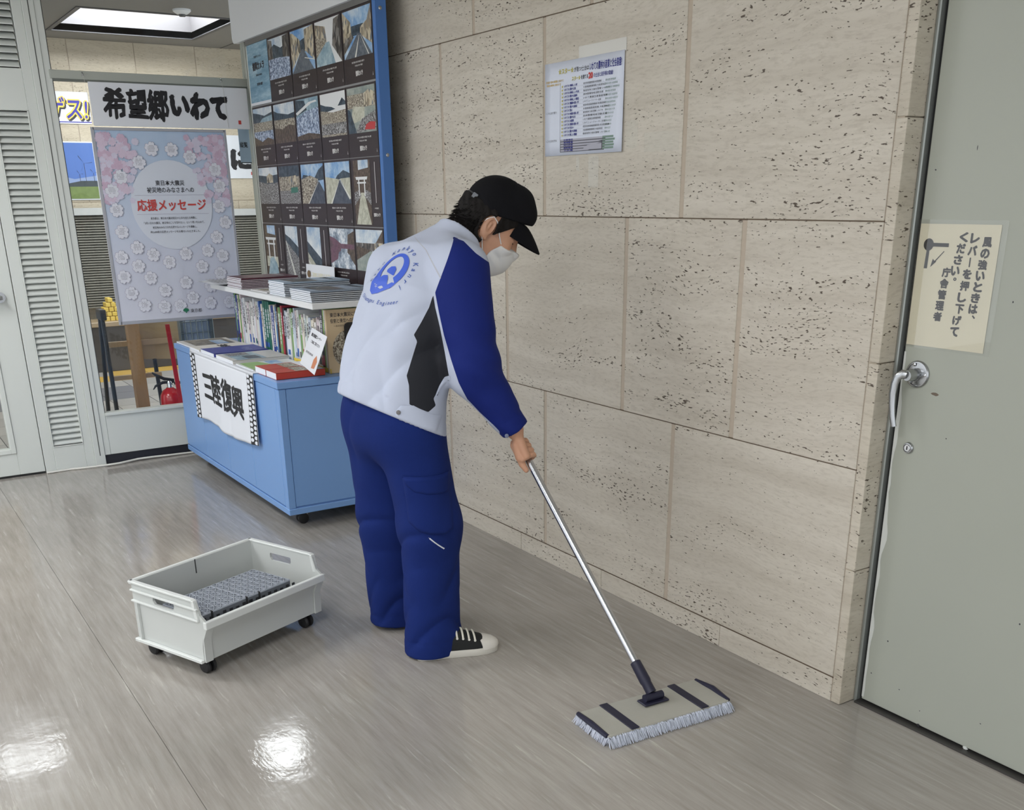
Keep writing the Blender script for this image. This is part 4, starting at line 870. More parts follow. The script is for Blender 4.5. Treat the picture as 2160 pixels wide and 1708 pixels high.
# ---- booklets lying on the cabinet top
def flat_book(name, x0, x1, y0, y1, th, col, label, pics=(), text=None, z=ZT, page=True, skew=0.0, group='booklets lying on the cabinet top', cat='booklet'):
    t = thing(name, label, cat, ((x0+x1)/2, (y0+y1)/2, z), group=group)
    f = Frame((x0, y0, z+.0012), Vector((1, skew, 0)), Vector((-skew, 1, 0))); w, h = x1-x0, y1-y0
    cm = mat('cover_%d_%d_%d' % col, col, .4)
    mb = MB(f.M()); mb.box(0, w, 0, h, th-.0012, th); mb.box(0, w, 0, h, 0, .001); mb.box(w-.0015, w, 0, h, 0, th); cv = mb.build('cover', cm, t)
    mb = MB(f.M()); mb.box(.001, w-.002, .001, h-.001, .001, th-.0013); mb.build('page_block', M_PAPER, t); t = cv
    for k, (m, pts) in enumerate(pics): fill(f, [(a*w, b*h) for a, b in pts], m, t, 'cover_print', th+.0005+.0002*k)
    if text:
        for (s_, bx, m, bo) in text: lettering(f, s_, (bx[0]*w, bx[1]*w, bx[2]*h, bx[3]*h), m, t, bo, th+.0013)
    return t
flat_book('magazine', -5.945, -5.665, 1.556, 1.84, .008, (216, 214, 210), 'magazine with dark town photo at the far left of the cabinet top', [(PM['bldgd'], R4(.05, .98, .12, .9)), (PM['blue'], R4(.3, .9, .55, .8))])
flat_book('booklet', -5.655, -5.475, 1.546, 1.84, .012, (230, 226, 216), 'cream booklet with brush lettering between magazine and blue book', text=[('三陸の記録', (.2, .85, .45, .65), M_INK, .04)])
flat_book('picture_book', -5.465, -5.235, 1.550, 1.84, .020, (58, 66, 150), 'dark blue hardcover book on the cabinet top', text=[('復興', (.4, .8, .62, .78), mat('pale_blue_ink', (150, 160, 206), .5), .0), ('岩手', (.2, .3, .15, .2), MATS['pale_blue_ink'], .0)])
flat_book('picture_book', -5.205, -4.935, 1.550, 1.84, .020, (206, 204, 200), 'photo book with harbour picture right of the dark blue book', [(PM['water'], R4(.05, .95, .1, .62)), (PM['rubble'], R4(.06, .4, .12, .5)), (PM['hill'], R4(.5, .9, .3, .55))])
flat_book('booklet', -4.925, -4.672, 1.560, 1.83, .008, (224, 228, 226), 'green and blue map booklet behind the red book', [(mat('print_map_green', (150, 184, 120), .5, var=.2, vscale=30), [(.04, .05), (.96, .03), (.9, .45), (.5, .5), (.04, .4)]), (PM['blue'], R4(.05, .95, .5, .75)), (PM['white'], R4(.05, .95, .76, .97))])
flat_book('thick_book', -4.662, -4.520, 1.566, 1.80, .030, (188, 66, 48), 'red covered thick book, left one of the pair at the cabinet corner', [(PM['rubblet'], R4(.1, .95, .42, .72)), (M_PAPER, R4(0, 1, .74, 1))], group='pair of red books')
flat_book('thick_book', -4.517, -4.385, 1.566, 1.80, .030, (184, 58, 44), 'red spined thick book, right one of the pair at the cabinet corner', [(PM['rubblet'], R4(.05, .9, .42, .72)), (M_PAPER, R4(0, 1, .74, 1))], group='pair of red books')
# white card leaning against the books
lc = thing('leaning_card', 'white notice card leaning against the books beside the red pair', 'card', (-4.5, 1.80, ZT))
c0_ = on_z(633, 766, ZT+.034); c1_ = on_z(663, 791, ZT+.034)
lf_ = Frame((c0_[0], c0_[1], ZT+.0345), (c1_[0]-c0_[0], c1_[1]-c0_[1], 0), (0, .42, .91)); cw_ = math.hypot(c1_[0]-c0_[0], c1_[1]-c0_[1]); cs = cw_/.150
lc = sheet('card', lf_, cw_, .175, .0015, M_PAPER, lc)
lettering(lf_, '震災関連コーナー', (.12*cw_, .78*cw_, .140, .156), M_INK, lc, .03, .0006); lettering(lf_, 'ご自由にご覧ください', (.22*cw_, .80*cw_, .112, .126), M_INK_S, lc, .02, .0006); lettering(lf_, '岩手県沿岸広域', (.12*cw_, .58*cw_, .062, .072), M_INK_S, lc, .01, .0006)
fill(lf_, [(.70*cw_, .015), (.88*cw_, .02), (.92*cw_, .055), (.80*cw_, .078), (.70*cw_, .055)], mat('orange_ink', (206, 132, 92), .5), lc, 'orange_print', .0006)

# ---- papers on the shelf
nw = thing('newspaper', 'loose newspapers spread at the left end of the white shelf', 'newspaper', (-5.7, 1.9, SZ))
for k, (dx, dy, an) in enumerate(((0, 0, .08), (.03, .03, .0), (.06, .0, -.06))):
    f = Frame((-5.93+dx, 1.70+dy, SZ+.006+.0022*k), (math.cos(an), math.sin(an), 0), (-math.sin(an), math.cos(an), 0)); mb = MB(f.M())
    mb.add([(.34*i/8, .38*j/8, .004*math.sin(i*1.3+k)*(j/8)+.0006*k+.006*(j == 8)*(i % 3)) for j in range(9) for i in range(9)], [(j*9+i, j*9+i+1, (j+1)*9+i+1, (j+1)*9+i) for j in range(8) for i in range(8)])
    o = mb.build('sheet', M_PAPER, nw, smooth=60)
    if k == 2:
        mb = MB()
        for q in range(16):
            for z in range(5): mb.poly([f.p(.02+.062*z, .03+.02*q, .009), f.p(.07+.062*z, .03+.02*q, .009), f.p(.07+.062*z, .040+.02*q, .009), f.p(.02+.062*z, .040+.02*q, .009)])
        mb.build('news_print', mat('news_grey', (166, 164, 166), .8), nw)
def stack(label, x0, x1, y0, y1, z, n, th, col, cover, skew=0, band=None):
    """each copy in the stack is a thing of its own"""
    for k in range(n):
        j = random.Random(k+int(x0*99)); dx = j.uniform(-.003, .003); dy = j.uniform(-.004, .004)
        lab = label+(', topmost copy' if k == n-1 else ', lowest copy' if k == 0 else ', %s copy from the bottom' % ordn(k+1))
        flat_book('brochure', x0+dx, x1+dx, y0+dy, y1+dy, th, col if k < n-1 else cover, lab, z=z+k*(th+.0012), group='brochure stacks on the white shelf', cat='brochure',
                  pics=([(PM['bldgd'], R4(.1, .9, .15, .55))] if k == n-1 and band else ()), text=([('復興のあゆみ', (.1, .8, .75, .86), M_PAPER if sum(cover) < 300 else M_INK_S, .02)] if k == n-1 else None))
stack('maroon brochure in the stack on the shelf', -5.52, -5.29, 1.75, 2.06, SZ, 7, .0065, (176, 160, 166), (92, 44, 58))
stack('grey-blue brochure in the middle stack on the shelf', -4.93, -4.72, 1.765, 2.10, SZ, 8, .007, (198, 206, 216), (170, 188, 206), band=True)
stack('glossy brochure in the front right stack on the shelf', -4.62, -4.37, 1.752, 2.09, SZ, 6, .007, (190, 196, 204), (150, 164, 182), band=True)
flat_book('leaflet', -5.20, -4.96, 1.765, 2.02, .004, (228, 226, 224), 'white leaflet lying between two stacks on the shelf', [(PM['rubblet'], R4(.1, .6, .1, .4))], z=SZ, group='leaflets on the white shelf', cat='leaflet')
sc_ = thing('shelf_sign', 'white curled paper sign standing on the shelf before the posters', 'sign', (-4.98, 2.12, SZ))
p0 = on_y(645, 585, 2.11); p1 = on_y(705, 592, 2.11); zt_ = on_y(643, 561, 2.11)[2]
sf = Frame((p0[0], 2.112, SZ+.002), (1, 0, 0), (0, .05, 1)); sw = p1[0]-p0[0]; shh = zt_-SZ+.01
mb = MB(sf.M()); mb.add([(sw*i/10, shh*j/6, .004*math.sin(i*.9)*(j/6)) for j in range(7) for i in range(11)], [(j*11+i, j*11+i+1, (j+1)*11+i+1, (j+1)*11+i) for j in range(6) for i in range(10)]); mb.build('sheet', M_PAPER, sc_, smooth=60)
fill(sf, ell(.05, shh*.55, .022, .018), mat('sign_brown_mark', (120, 98, 70), .6), sc_, 'round_mark', .006)
mb = MB(); put(mb, sf, 'ご自由にお持ちください', (.08, sw-.03, shh*.45, shh*.65), .0, .006); mb.build('lettering', mat('sign_yellow_print', (222, 214, 160), .6), sc_)

# ================================================================== THINGS ON THE STONE WALL
nf = Frame((-3.310, WY-.0035, 1.583), (1, 0, 0), (0, 0, 1)); NW, NH = .452, .302
nt_ = thing('printed_notice', 'white printed list with blue text taped to the stone wall', 'notice', tuple(nf.o))
mb = MB(nf.M()); mb.add([(NW*i/12, NH*j/6, .004*(i/12)**6*(1-j/6)+.0006) for j in range(7) for i in range(13)], [(j*13+i, j*13+i+1, (j+1)*13+i+1, (j+1)*13+i) for j in range(6) for i in range(12)])
o = nt_ = mb.build('sheet', mat('notice_paper', (216, 222, 236), .45), nt_, smooth=60); md = o.modifiers.new('t', 'SOLIDIFY'); md.thickness = .0008; md.offset = -1
M_YG = mat('yellow_green_ink', (196, 184, 64), .6); M_GRN = mat('grey_green_ink', (120, 144, 132), .6); M_ORG = mat('ochre_ink', (208, 176, 92), .6)
W_ = .0018
lettering(nf, '☆スター☆', (.085, .175, .262, .280), M_YG, nt_, .03, W_); lettering(nf, 'が育つ!土台は', (.178, .262, .262, .278), M_INK_S, nt_, .01, W_); lettering(nf, 'いわての農林水産業と社会基盤!', (.266, .44, .258, .284), M_NAVYINK, nt_, .020, W_)
lettering(nf, 'スター☆', (.165, .215, .236, .250), M_YG, nt_, .03, W_); lettering(nf, 'を育てる', (.218, .258, .236, .250), M_INK_S, nt_, .02, W_); lettering(nf, '20', (.260, .285, .234, .254), M_RED, nt_, .06, W_); lettering(nf, 'の土台と岩手県の取組!', (.290, .395, .236, .250), M_NAVYINK, nt_, .02, W_)
lettering(nf, '目指す姿の実現に向けて', (.010, .115, .238, .246), M_ORG, nt_, .02, W_); lettering(nf, '取組を着実に進めます', (.012, .10, .228, .235), M_ORG, nt_, .02, W_)
items = ['美味しい米', '豊かな海', '美味しい牛肉', '豊かな森林', '美味しい野菜', '農業の担い手', '豊かな森林', '里山', '林業の担い手', '豊かな川', '水産業', '漁業の担い手', '住まい', '豊かな環境', '美しい景観']
cols_ = ['経営体育成基盤整備事業 県営農道整備', '水産基盤整備事業 大船渡地区', '畜産競争力強化整備 いわて牛', '森林整備地域活動支援', 'いわて農業生産基盤事業', 'いわてニューファーマー支援']
m1, m2, m3, m4, m5 = MB(), MB(), MB(), MB(), MB()
for k, it in enumerate(items):
    z = .2185-.0112*k
    put(m1, nf, 'いわての '+it, (.118, .118+.0125*(len(it)+3.4)*.75, z, z+.0085), .03, W_)
    put(m2, nf, cols_[k % 6], (.232, .232+.10+.06*((k*7) % 5)/5, z+.001, z+.0075), .0, W_); put(m3, nf, '農林水産部 '+['農村建設課', '水産振興課', '林業振興課'][k % 3], (.355, .355+.055+.02*(k % 3)/2, z+.001, z+.0075), .0, W_)
    put(m4, nf, '★', (.103, .114, z-.001, z+.009), .0, W_); m5.poly([nf.p(.115, z-.0015, W_), nf.p(.43, z-.0015, W_), nf.p(.43, z-.001, W_), nf.p(.115, z-.001, W_)])
m1.build('blue_list', M_NAVYINK, nt_); m2.build('grey_list', M_INK_S, nt_); m3.build('green_list', M_GRN, nt_); m4.build('star_column', M_YG, nt_); m5.build('ruled_lines', mat('rule_grey', (186, 190, 200), .6), nt_)
fill(nf, rect(.0975, .432, .010, .052), mat('photo_grey_dark', (78, 78, 86), .5, var=.2, vscale=40), nt_, 'bridge_photo', .0015)
for k in range(5): fill(nf, [(.10, .012+.0085*k), (.26+.02*k, .012+.0085*k), (.30+.02*k, .018+.0085*k), (.10, .018+.0085*k)], mat('photo_grey_pale', (172, 172, 184), .5), nt_, 'bridge_photo', .0017+.0001*k)
fill(nf, [(.235, .014), (.34, .014), (.34, .032), (.26, .028), (.235, .018)], MATS['photo_grey_pale'], nt_, 'bridge_photo', .0024)
mb = MB()
for k in range(5): put(mb, nf, ['下水道', '道路整備', '河川改修', '港湾整備', '災害復旧'][k], (.118, .175, .0125+.0085*k, .0190+.0085*k), .03, .0026)
mb.build('blue_list', M_NAVYINK, nt_); mb = MB()
for k in range(5): mb.poly([nf.p(a, b, .0026) for a, b in rect(.345, .345+.06+.01*(k % 2), .0125+.0085*k, .0190+.0085*k)])
mb.build('green_list', M_GRN, nt_)
fill(nf, rect(.0955, .0965, .012, .235), M_INK_S, nt_, 'bracket_line', .0016)
mb = MB(); put(mb, nf, '~この土台で育つ', (.008, .075, .138, .146), 0, W_); put(mb, nf, '~この土台を守る', (.008, .075, .046, .054), 0, W_); mb.build('side_notes', M_INK_S, nt_)
# clear tape and empty clear sleeves around the notice
def film(label, px0, py0, px1, py1, m, nm='clear_tape', cat='tape', grp='clear tape on the stone wall'):
    a = on_y(px0, py0, WY); b = on_y(px1, py1, WY); f = Frame((min(a[0], b[0]), WY-.0012, min(a[2], b[2])), (1, 0, 0), (0, 0, 1))
    o = sheet(nm, f, abs(b[0]-a[0]), abs(b[2]-a[2]), .0004, m, None, tuple(f.o)); tag(o, label, cat, grp); return o
M_TAPE = mat('tape_white', (214, 212, 206), .18, coat=.5)
o = film('clear tape strip shining above the printed notice', 1222, 98, 1322, 106, M_TAPE)
film('clear plastic leaflet sleeve on the wall right of the notice', 1322, 255, 1344, 312, M_FILM, 'plastic_sleeve', 'sleeve', 'clear sleeves on the stone wall')
film('small clear film square on the wall beside the sleeve', 1360, 280, 1432, 316, M_FILM, 'plastic_sleeve', 'sleeve', 'clear sleeves on the stone wall')
for (a, b, c, d, l) in ((1216, 330, 1222, 360, 'left narrow tape stub hanging under the notice'), (1242, 330, 1262, 395, 'wide tape stub hanging under the notice')): film(l, a, b, c, d, M_FILM)

# ================================================================== DOOR HARDWARE AND SIGN
hc_ = np.array(on_y(1936, 789, DY)); c0 = (hc_[0], DY, hc_[2])
lv = thing('lever_handle', 'chrome lever handle with round rose on the grey steel door', 'door handle', c0)
MB().lathe([(.0355, 0), (.0355, .004), (.033, .007), (.0295, .0075), (.0285, .005), (.020, .006)], c0, (0, -1, 0), 40).build('rose', M_STEEL, lv, smooth=30)
MB().lathe([(.017, .004), (.0165, .02), (.0155, .03), (.013, .046)], c0, (0, -1, 0), 28).build('neck', M_STEEL, lv, smooth=30)
lx, lz = c0[0], c0[2]
# flat lever arm: leaves the neck to the left, then hangs down
path = [(-.000, -.046, .002), (-.010, -.050, .004), (-.022, -.053, -.004), (-.028, -.055, -.022), (-.030, -.056, -.05), (-.027, -.056, -.08), (-.022, -.056, -.108), (-.014, -.055, -.136)]
wid = [.010, .012, .012, .0115, .0105, .0095, .0088, .0082]
rings = []
for k, (a, b, c_) in enumerate(path):
    p = Vector((lx+a, DY+b, lz+c_)); q0 = path[max(k-1, 0)]; q1 = path[min(k+1, len(path)-1)]; t_ = Vector((q1[0]-q0[0], q1[1]-q0[1], q1[2]-q0[2])).normalized()
    nrm = Vector((0, -1, 0)); nrm = (nrm-t_*nrm.dot(t_)).normalized(); sd = t_.cross(nrm)
    rings.append([p+sd*wid[k]*math.cos(q)+nrm*.0062*math.sin(q) for q in np.linspace(0, 2*math.pi, 17)[:-1]])
mb = MB(); mb.loft(rings); mb.build('lever_arm', M_STEEL, lv, smooth=45)
for q in (1.9, 0.05, -2.2):
    s_ = (c0[0]+.0265*math.cos(q), DY-.0072, c0[2]+.0265*math.sin(q)); MB().lathe([(.0048, 0), (.0046, .0012), (.0015, .002), (.0015, .0008)], s_, (0, -1, 0), 14).build('screw', M_CHROME, lv, smooth=30)
lk = on_y(1917, 944, DY); l0 = (lk[0], DY, lk[2])
kl = thing('key_cylinder', 'round steel key cylinder below the door lever', 'lock', l0)
MB().lathe([(.0155, 0), (.0155, .004), (.0135, .007), (.0115, .0072), (.011, .005)], l0, (0, -1, 0), 28).build('ring', M_STEEL, kl, smooth=30)
MB().lathe([(.0095, .0045), (.0095, .0078), (.0088, .0085)], l0, (0, -1, 0), 24).build('plug', M_CHROME, kl, smooth=30)
MB().box(l0[0]-.0014, l0[0]+.0014, DY-.0092, DY-.0083, l0[2]-.005, l0[2]+.005).build('keyhole', M_INK, kl)
SFr = Frame((-1.7275, DY-.0020, 1.0695), (1, 0, 0), (0, 0, 1)); SW, SH = .2235, .302
ds = thing('door_sign', 'cream paper sign with lever drawing taped to the steel door', 'sign', tuple(SFr.o))
ds0 = ds; ds = sheet('sheet', SFr, SW, SH, .0008, M_PAPER_W, ds)
# columns of vertical brush-style lettering, right to left, leaning as written
def column(chars, xt, zt, xb, zb, s_, bold=.055):
    mb = MB(); n = len(chars)
    for k, ch in enumerate(chars):
        q = k/(n-1) if n > 1 else 0; cx, cz = xt+(xb-xt)*q, zt+(zb-zt)*q
        if ch == 'ー': V, F = glyphs('|', bold); put(mb, SFr, '|', (cx-.0018, cx+.0018, cz-s_*.42, cz+s_*.42), bold, .0006)
        elif ch in '、。': put(mb, SFr, ch, (cx+s_*.05, cx+s_*.40, cz+s_*.1, cz+s_*.42), bold*.6, .0006)
        else: put(mb, SFr, ch, (cx-s_*.46, cx+s_*.46, cz-s_*.44, cz+s_*.44), bold, .0006)
    return mb.build('brush_lettering', M_INK, ds)
column('風の強いときは、', .192, .262, .178, .078, .0270); column('レバーを押し下げて', .158, .270, .137, .045, .0272)
column('ください。', .127, .272, .112, .165, .0270); column('庁舎管理者', .0915, .187, .083, .078, .0268)
mb = MB(); mb.poly([SFr.p(a, b, .0006) for a, b in ell(.030, .252, .0145, .0148, 28)]); mb.poly([SFr.p(a, b, .0007) for a, b in rect(.030, .088, .2475, .2565)])
mb.poly([SFr.p(a, b, .0007) for a, b in [(.024, .194), (.0335, .194), (.0345, .245), (.0265, .245)]])
mb.poly([SFr.p(a, b, .0006) for a, b in [(.0765, .238), (.0780, .2365), (.0545, .2105), (.0525, .2125)]]); mb.poly([SFr.p(a, b, .0006) for a, b in [(.0425, .1975), (.0585, .2120), (.0515, .2140), (.0475, .2185)]])
mb.build('lever_drawing', M_INK, ds)
o = sheet('clear_cover', Frame((SFr.o.x-.004, DY-.0034, SFr.o.z-.006), (1, 0, 0), (0, 0, 1)), SW+.022, SH+.016, .0003, M_FILM, ds0)

# ================================================================== GREY BIN ON CASTORS
F0 = np.array(on_z(432, 1397, .055)); R0 = np.array(on_z(675, 1287, .055)); L0 = np.array(on_z(314, 1340, .055))
uu = Vector(R0-F0); BL = uu.length; uu.normalize(); vv = Vector((-uu.y, uu.x, 0)); BW = Vector(L0-F0).dot(vv)
ang = math.atan2(uu.y, uu.x)
bn = thing('parts_bin', 'grey open-fronted plastic bin on castors standing on the floor', 'bin', (F0[0], F0[1], 0), ang)
BT = WM[bn.name].copy()
M_BIN = mat('bin_grey', (196, 199, 196), .42, var=.035, vscale=5, bump=.05, bscale=60)
Z0, ZF, ZH, T_ = .055, .200, .268, .008
def bmb(): return MB(BT)
bmb().box(0, BL, 0, BW, Z0, Z0+.012).build('floor_panel', M_BIN, bn, bevel=.002)
mb = bmb(); mb.hexa([(0, BW-T_, Z0), (BL, BW-T_, Z0), (BL, BW, Z0), (0, BW, Z0), (0, BW-T_, ZH), (BL, BW-T_, ZH), (BL, BW, ZH), (0, BW, ZH)]); mb.build('back_wall', M_BIN, bn, bevel=.002)
bmb().box(-.004, BL+.004, BW-.004, BW+.010, ZH-.012, ZH+.002).build('back_rim', mat('bin_rim', (214, 217, 214), .4), bn, bevel=.002)
# front wall: upright, then flaring outwards to the lip
prof = [(0, Z0), (-.001, Z0+.05), (-.006, Z0+.085), (-.022, ZF-.030), (-.030, ZF-.006), (-.030, ZF), (-.022, ZF), (-.012, ZF-.030), (.003, Z0+.085), (.007, Z0+.05), (.008, Z0)]
mb = bmb(); mb.loft([[(x, a, b) for a, b in prof] for x in (T_, BL-T_)]); mb.build('front_wall', M_BIN, bn, smooth=40)
bmb().box(-.004, BL+.004, -.036, -.020, ZF-.024, ZF+.002).build('front_lip', MATS['bin_rim'], bn, bevel=.003, seg=2)
# end walls with a hand slot each
def end_wall(x0, x1, nm):
    out = [(0, Z0), (BW, Z0), (BW, ZH), (.020, ZH), (.010, ZH-.008), (-.004, ZF+.018), (-.030, ZF), (-.030, ZF-.008), (-.022, ZF-.030), (-.006, Z0+.085), (0, Z0+.05)]
    s0, s1, t0, t1 = BW*.36, BW*.68, ZH-.060, ZH-.032
    slot = [(s0+.008, t0), (s1-.008, t0), (s1, t0+.010), (s1, t1-.004), (s1-.004, t1), (s0+.004, t1), (s0, t1-.004), (s0, t0+.010)]
    bm = bmesh.new()
    def loop(pts, x): return [bm.verts.new((x, a, b)) for a, b in pts]
    A, Sl = loop(out, x0), loop(slot, x0)
    ed = [bm.edges.new((A[i], A[(i+1) % len(A)])) for i in range(len(A))]+[bm.edges.new((Sl[i], Sl[(i+1) % len(Sl)])) for i in range(len(Sl))]
    bmesh.ops.triangle_fill(bm, use_beauty=True, use_dissolve=False, edges=ed)
    ret = bmesh.ops.extrude_face_region(bm, geom=list(bm.faces)); bmesh.ops.translate(bm, verts=[g for g in ret['geom'] if isinstance(g, bmesh.types.BMVert)], vec=(x1-x0, 0, 0))
    bmesh.ops.recalc_face_normals(bm, faces=list(bm.faces))
    me = bpy.data.meshes.new(nm); bm.to_mesh(me); bm.free(); me.materials.append(M_BIN)
    o = bpy.data.objects.new(nm, me); COL.objects.link(o); o.parent = bn; WM[o.name] = BT.copy(); return o
end_wall(0, T_, 'end_wall'); end_wall(BL-T_, BL, 'end_wall')
RIM = MATS['bin_rim']
for x0, x1 in ((-.008, T_+.002), (BL-T_-.002, BL+.008)):
    bmb().box(x0, x1, .018, BW+.008, ZH-.006, ZH+.002).build('end_rim', RIM, bn, bevel=.002)
    mb = bmb(); mb.hexa([(x0, -.002, ZF+.004), (x1, -.002, ZF+.004), (x1, .012, ZF+.004), (x0, .012, ZF+.004), (x0, .012, ZH), (x1, .012, ZH), (x1, .024, ZH), (x0, .024, ZH)]); mb.build('end_rim', RIM, bn, bevel=.002)
for z in (ZH-.032, ZH-.070): bmb().box(-.010, 0, -.002, BW, z, z+.006).build('rib', RIM, bn, bevel=.001)
bmb().box(-.014, 0, -.002, BW+.004, Z0-.002, Z0+.010).build('base_rib', RIM, bn, bevel=.002)
bmb().box(-.010, 0, BW-.03, BW-.024, Z0+.01, ZH-.07).build('rib', M_BIN, bn, bevel=.001)
mb = bmb(); mb.loft([[(x, a, b) for a, b in [(-.001, Z0), (-.008, Z0), (-.010, Z0+.08), (-.030, ZF-.024), (-.030, ZF-.004), (-.022, ZF-.030), (-.006, Z0+.085)]] for x in (0, .03)]); mb.build('corner_gusset', M_BIN, bn, smooth=40)
mb = bmb(); mb.loft([[(x, a, b) for a, b in [(-.001, Z0), (-.008, Z0), (-.010, Z0+.08), (-.030, ZF-.024), (-.030, ZF-.004), (-.022, ZF-.030), (-.006, Z0+.085)]] for x in (BL-.03, BL)]); mb.build('corner_gusset', M_BIN, bn, smooth=40)
bmb().box(BL*.49, BL*.49+.004, BW-T_-.0012, BW-T_, ZH-.052, ZH).build('slit', mat('slit_dark', (60, 62, 62), .8), bn)
for (x, y) in ((.035, .030), (BL-.045, .030), (.035, BW-.04), (BL-.045, BW-.04)):
    w = MB(BT)
    for s_ in (-1, 1): w.lathe([(.012, 0), (.0235, .003), (.0245, .010), (.020, .016), (.006, .018)], (x+s_*.003, y, .0245), (s_, 0, 0), 22)
    w2_ = MB(BT); w2_.cyl((x, y+.008, .03), (x, y+.008, Z0), .012, .016, 12); cf = w2_.build('castor_fork', M_RUBBER, bn, smooth=40); w.build('castor_wheel', M_RUBBER, cf, smooth=35)
# grid mat: two interlocking tiles lying in the bin
M_GRID = mat('grid_mat_grey', (168, 174, 184), .5, var=.06, vscale=20); M_GRIDD = mat('grid_mat_side', (96, 100, 106), .6, var=.15, vscale=40)
ga, gb = np.array(on_z(434, 1300, .125)), np.array(on_z(606, 1233, .125)); GTm = BT.inverted()
ga = GTm @ Vector(ga); gb = GTm @ Vector(gb)
gx0, gx1 = .014, .405; gy0 = .014; gz1 = .210; gy1 = gy0+.185
gm = thing('grid_mat', 'grey lattice floor mat of interlocking tiles lying in the bin', 'mat', tuple(BT @ Vector(((gx0+gx1)/2, (gy0+gy1)/2, Z0+.012))), ang)
for k in range(2):
    a0 = gx0+(gx1-gx0)*k/2+.0015; a1 = gx0+(gx1-gx0)*(k+1)/2-.0015
    mb = MB(BT); n = 7; m_ = 6; dx, dy = (a1-a0)/n, (gy1-gy0)/m_; b_ = .0013; zt0, zt1 = gz1-.005, gz1
    def bar(p, q, wdt=b_):
        d = Vector((q[0]-p[0], q[1]-p[1], 0)); l = d.length; d.normalize(); s_ = Vector((-d.y, d.x, 0))*wdt
        P = [Vector((p[0], p[1], 0)), Vector((q[0], q[1], 0))]
        c8 = [P[0]-s_, P[1]-s_, P[1]+s_, P[0]+s_]; mb.hexa([(v.x, v.y, zt0) for v in c8]+[(v.x, v.y, zt1) for v in c8])
    for i in range(n+1): bar((a0+dx*i, gy0), (a0+dx*i, gy1))
    for j in range(m_+1): bar((a0, gy0+dy*j), (a1, gy0+dy*j))
    for i in range(n):
        for j in range(m_):
            bar((a0+dx*i, gy0+dy*j), (a0+dx*(i+1), gy0+dy*(j+1))); bar((a0+dx*(i+1), gy0+dy*j), (a0+dx*i, gy0+dy*(j+1)))
    mb.build('lattice_tile', M_GRID, gm)
    sd = MB(BT)
    sd.box(a0, a1, gy0-.001, gy0+.003, gz1-.034, gz1-.002); sd.box(a0, a1, gy1-.003, gy1+.001, gz1-.034, gz1-.002); sd.box(a0, a0+.003, gy0, gy1, gz1-.034, gz1-.002); sd.box(a1-.003, a1, gy0, gy1, gz1-.034, gz1-.002)
    sd.build('tile_skirt', M_GRIDD, gm)
    lg = MB(BT)
    for i in range(8):
        x = a0+dx*(i+.5); lg.box(x-.006, x+.006, gy0-.003, gy0-.001, gz1-.028-(i % 2)*.006, gz1-.014-(i % 3)*.002)
    lg.build('side_notch', mat('notch_dark', (34, 36, 40), .8), gm)
    for x in (a0+.25*(a1-a0),) if k else (a0+.22*(a1-a0), a1-.004): MB(BT).box(x, x+.006, gy0-.005, gy0+.004, gz1-.036, gz1+.002).build('clip', M_RUBBER, gm, bevel=.001)
MB(BT).box(gx0+.01, gx1-.01, gy0+.01, gy1-.01, gz1-.026, gz1-.022).build('hole_shade_sheet', mat('hole_shade', (24, 26, 32), .9), gm)  # thin dark sheet: shade inside the lattice holes, put in as colour
MB(BT).box(gx0, gx1, gy0, gy1, Z0+.013, gz1-.035).build('lower_layer', M_GRIDD, gm, bevel=.003)

# ================================================================== FLAT MOP
A_, B_, C_, D_ = [Vector(on_z(px, py, .032)) for px, py in ((1217, 1503), (1467, 1429), (1537, 1478), (1284, 1550))]
mc = (A_+B_+C_+D_)/4; ml = ((B_-A_)+(C_-D_))/2; ML = ml.length; ml.normalize(); mw = Vector((ml.y, -ml.x, 0)); MW = abs(((D_-A_)+(C_-B_)).dot(mw))/2
mang = math.atan2(ml.y, ml.x)
mp = thing('flat_mop', 'flat dust mop with aluminium pole and white fringe on the floor', 'mop', (mc.x, mc.y, 0), mang)
MT = WM[mp.name].copy()
def mm(): return MB(MT)
hl, hw = ML/2, MW/2
M_PAD = mat('mop_cloth', (166, 164, 154), .85, var=.08, vscale=18, bump=.2, bscale=200); M_NAVY = mat('mop_navy', (30, 30, 52), .5); M_FRINGE = mat('mop_fringe', (186, 191, 204), .9, var=.35, vscale=45)
mm().box(-hl, hl, -hw, hw, .020, .031).build('pad_top', M_PAD, mp, bevel=.004, seg=2)
mm().box(-hl+.004, hl-.004, -hw+.004, hw-.004, .004, .020).build('mop_base', mat('mop_base_grey', (150, 152, 156), .9), mp, bevel=.004)
for x in (-.125, .125): mm().box(x-.014, x+.014, -hw-.002, hw+.002, .030, .034).build('strap', M_NAVY, mp, bevel=.001)
for s_ in (-1, 1):
    w = mm(); w.tube([(s_*hl, -hw+.005, .028), (s_*(hl+.004), 0, .034), (s_*hl, hw-.005, .028)], [.007, .009, .007], 8); w.build('end_binding', M_NAVY, mp, smooth=40)
r_ = random.Random(5); fb = mm()
def strand(x, y, ox, oy, L_):
    z0_ = .012+.015*r_.random(); th = .0012+.0011*r_.random(); px_, py_ = -oy, ox; L_ *= .55+.85*r_.random(); j = r_.uniform(-.009, .009)
    r3 = [(0, z0_, th), (.45, z0_*.75+.004, th*1.2), (1.0, .0025, th*.35)]
    rings = []
    for q, z, t_ in r3:
        cx, cy = x+ox*L_*q+px_*j*q, y+oy*L_*q+py_*j*q
        rings.append([(cx+px_*t_, cy+py_*t_, z), (cx, cy, z+t_), (cx-px_*t_, cy-py_*t_, z), (cx, cy, max(.0008, z-t_))])
    fb.loft(rings)
for k in range(900): strand(-hl+2*hl*r_.random(), -hw+.004, 0, -1, .022)
for k in range(500): strand(-hl+2*hl*r_.random(), hw-.004, 0, 1, .012)
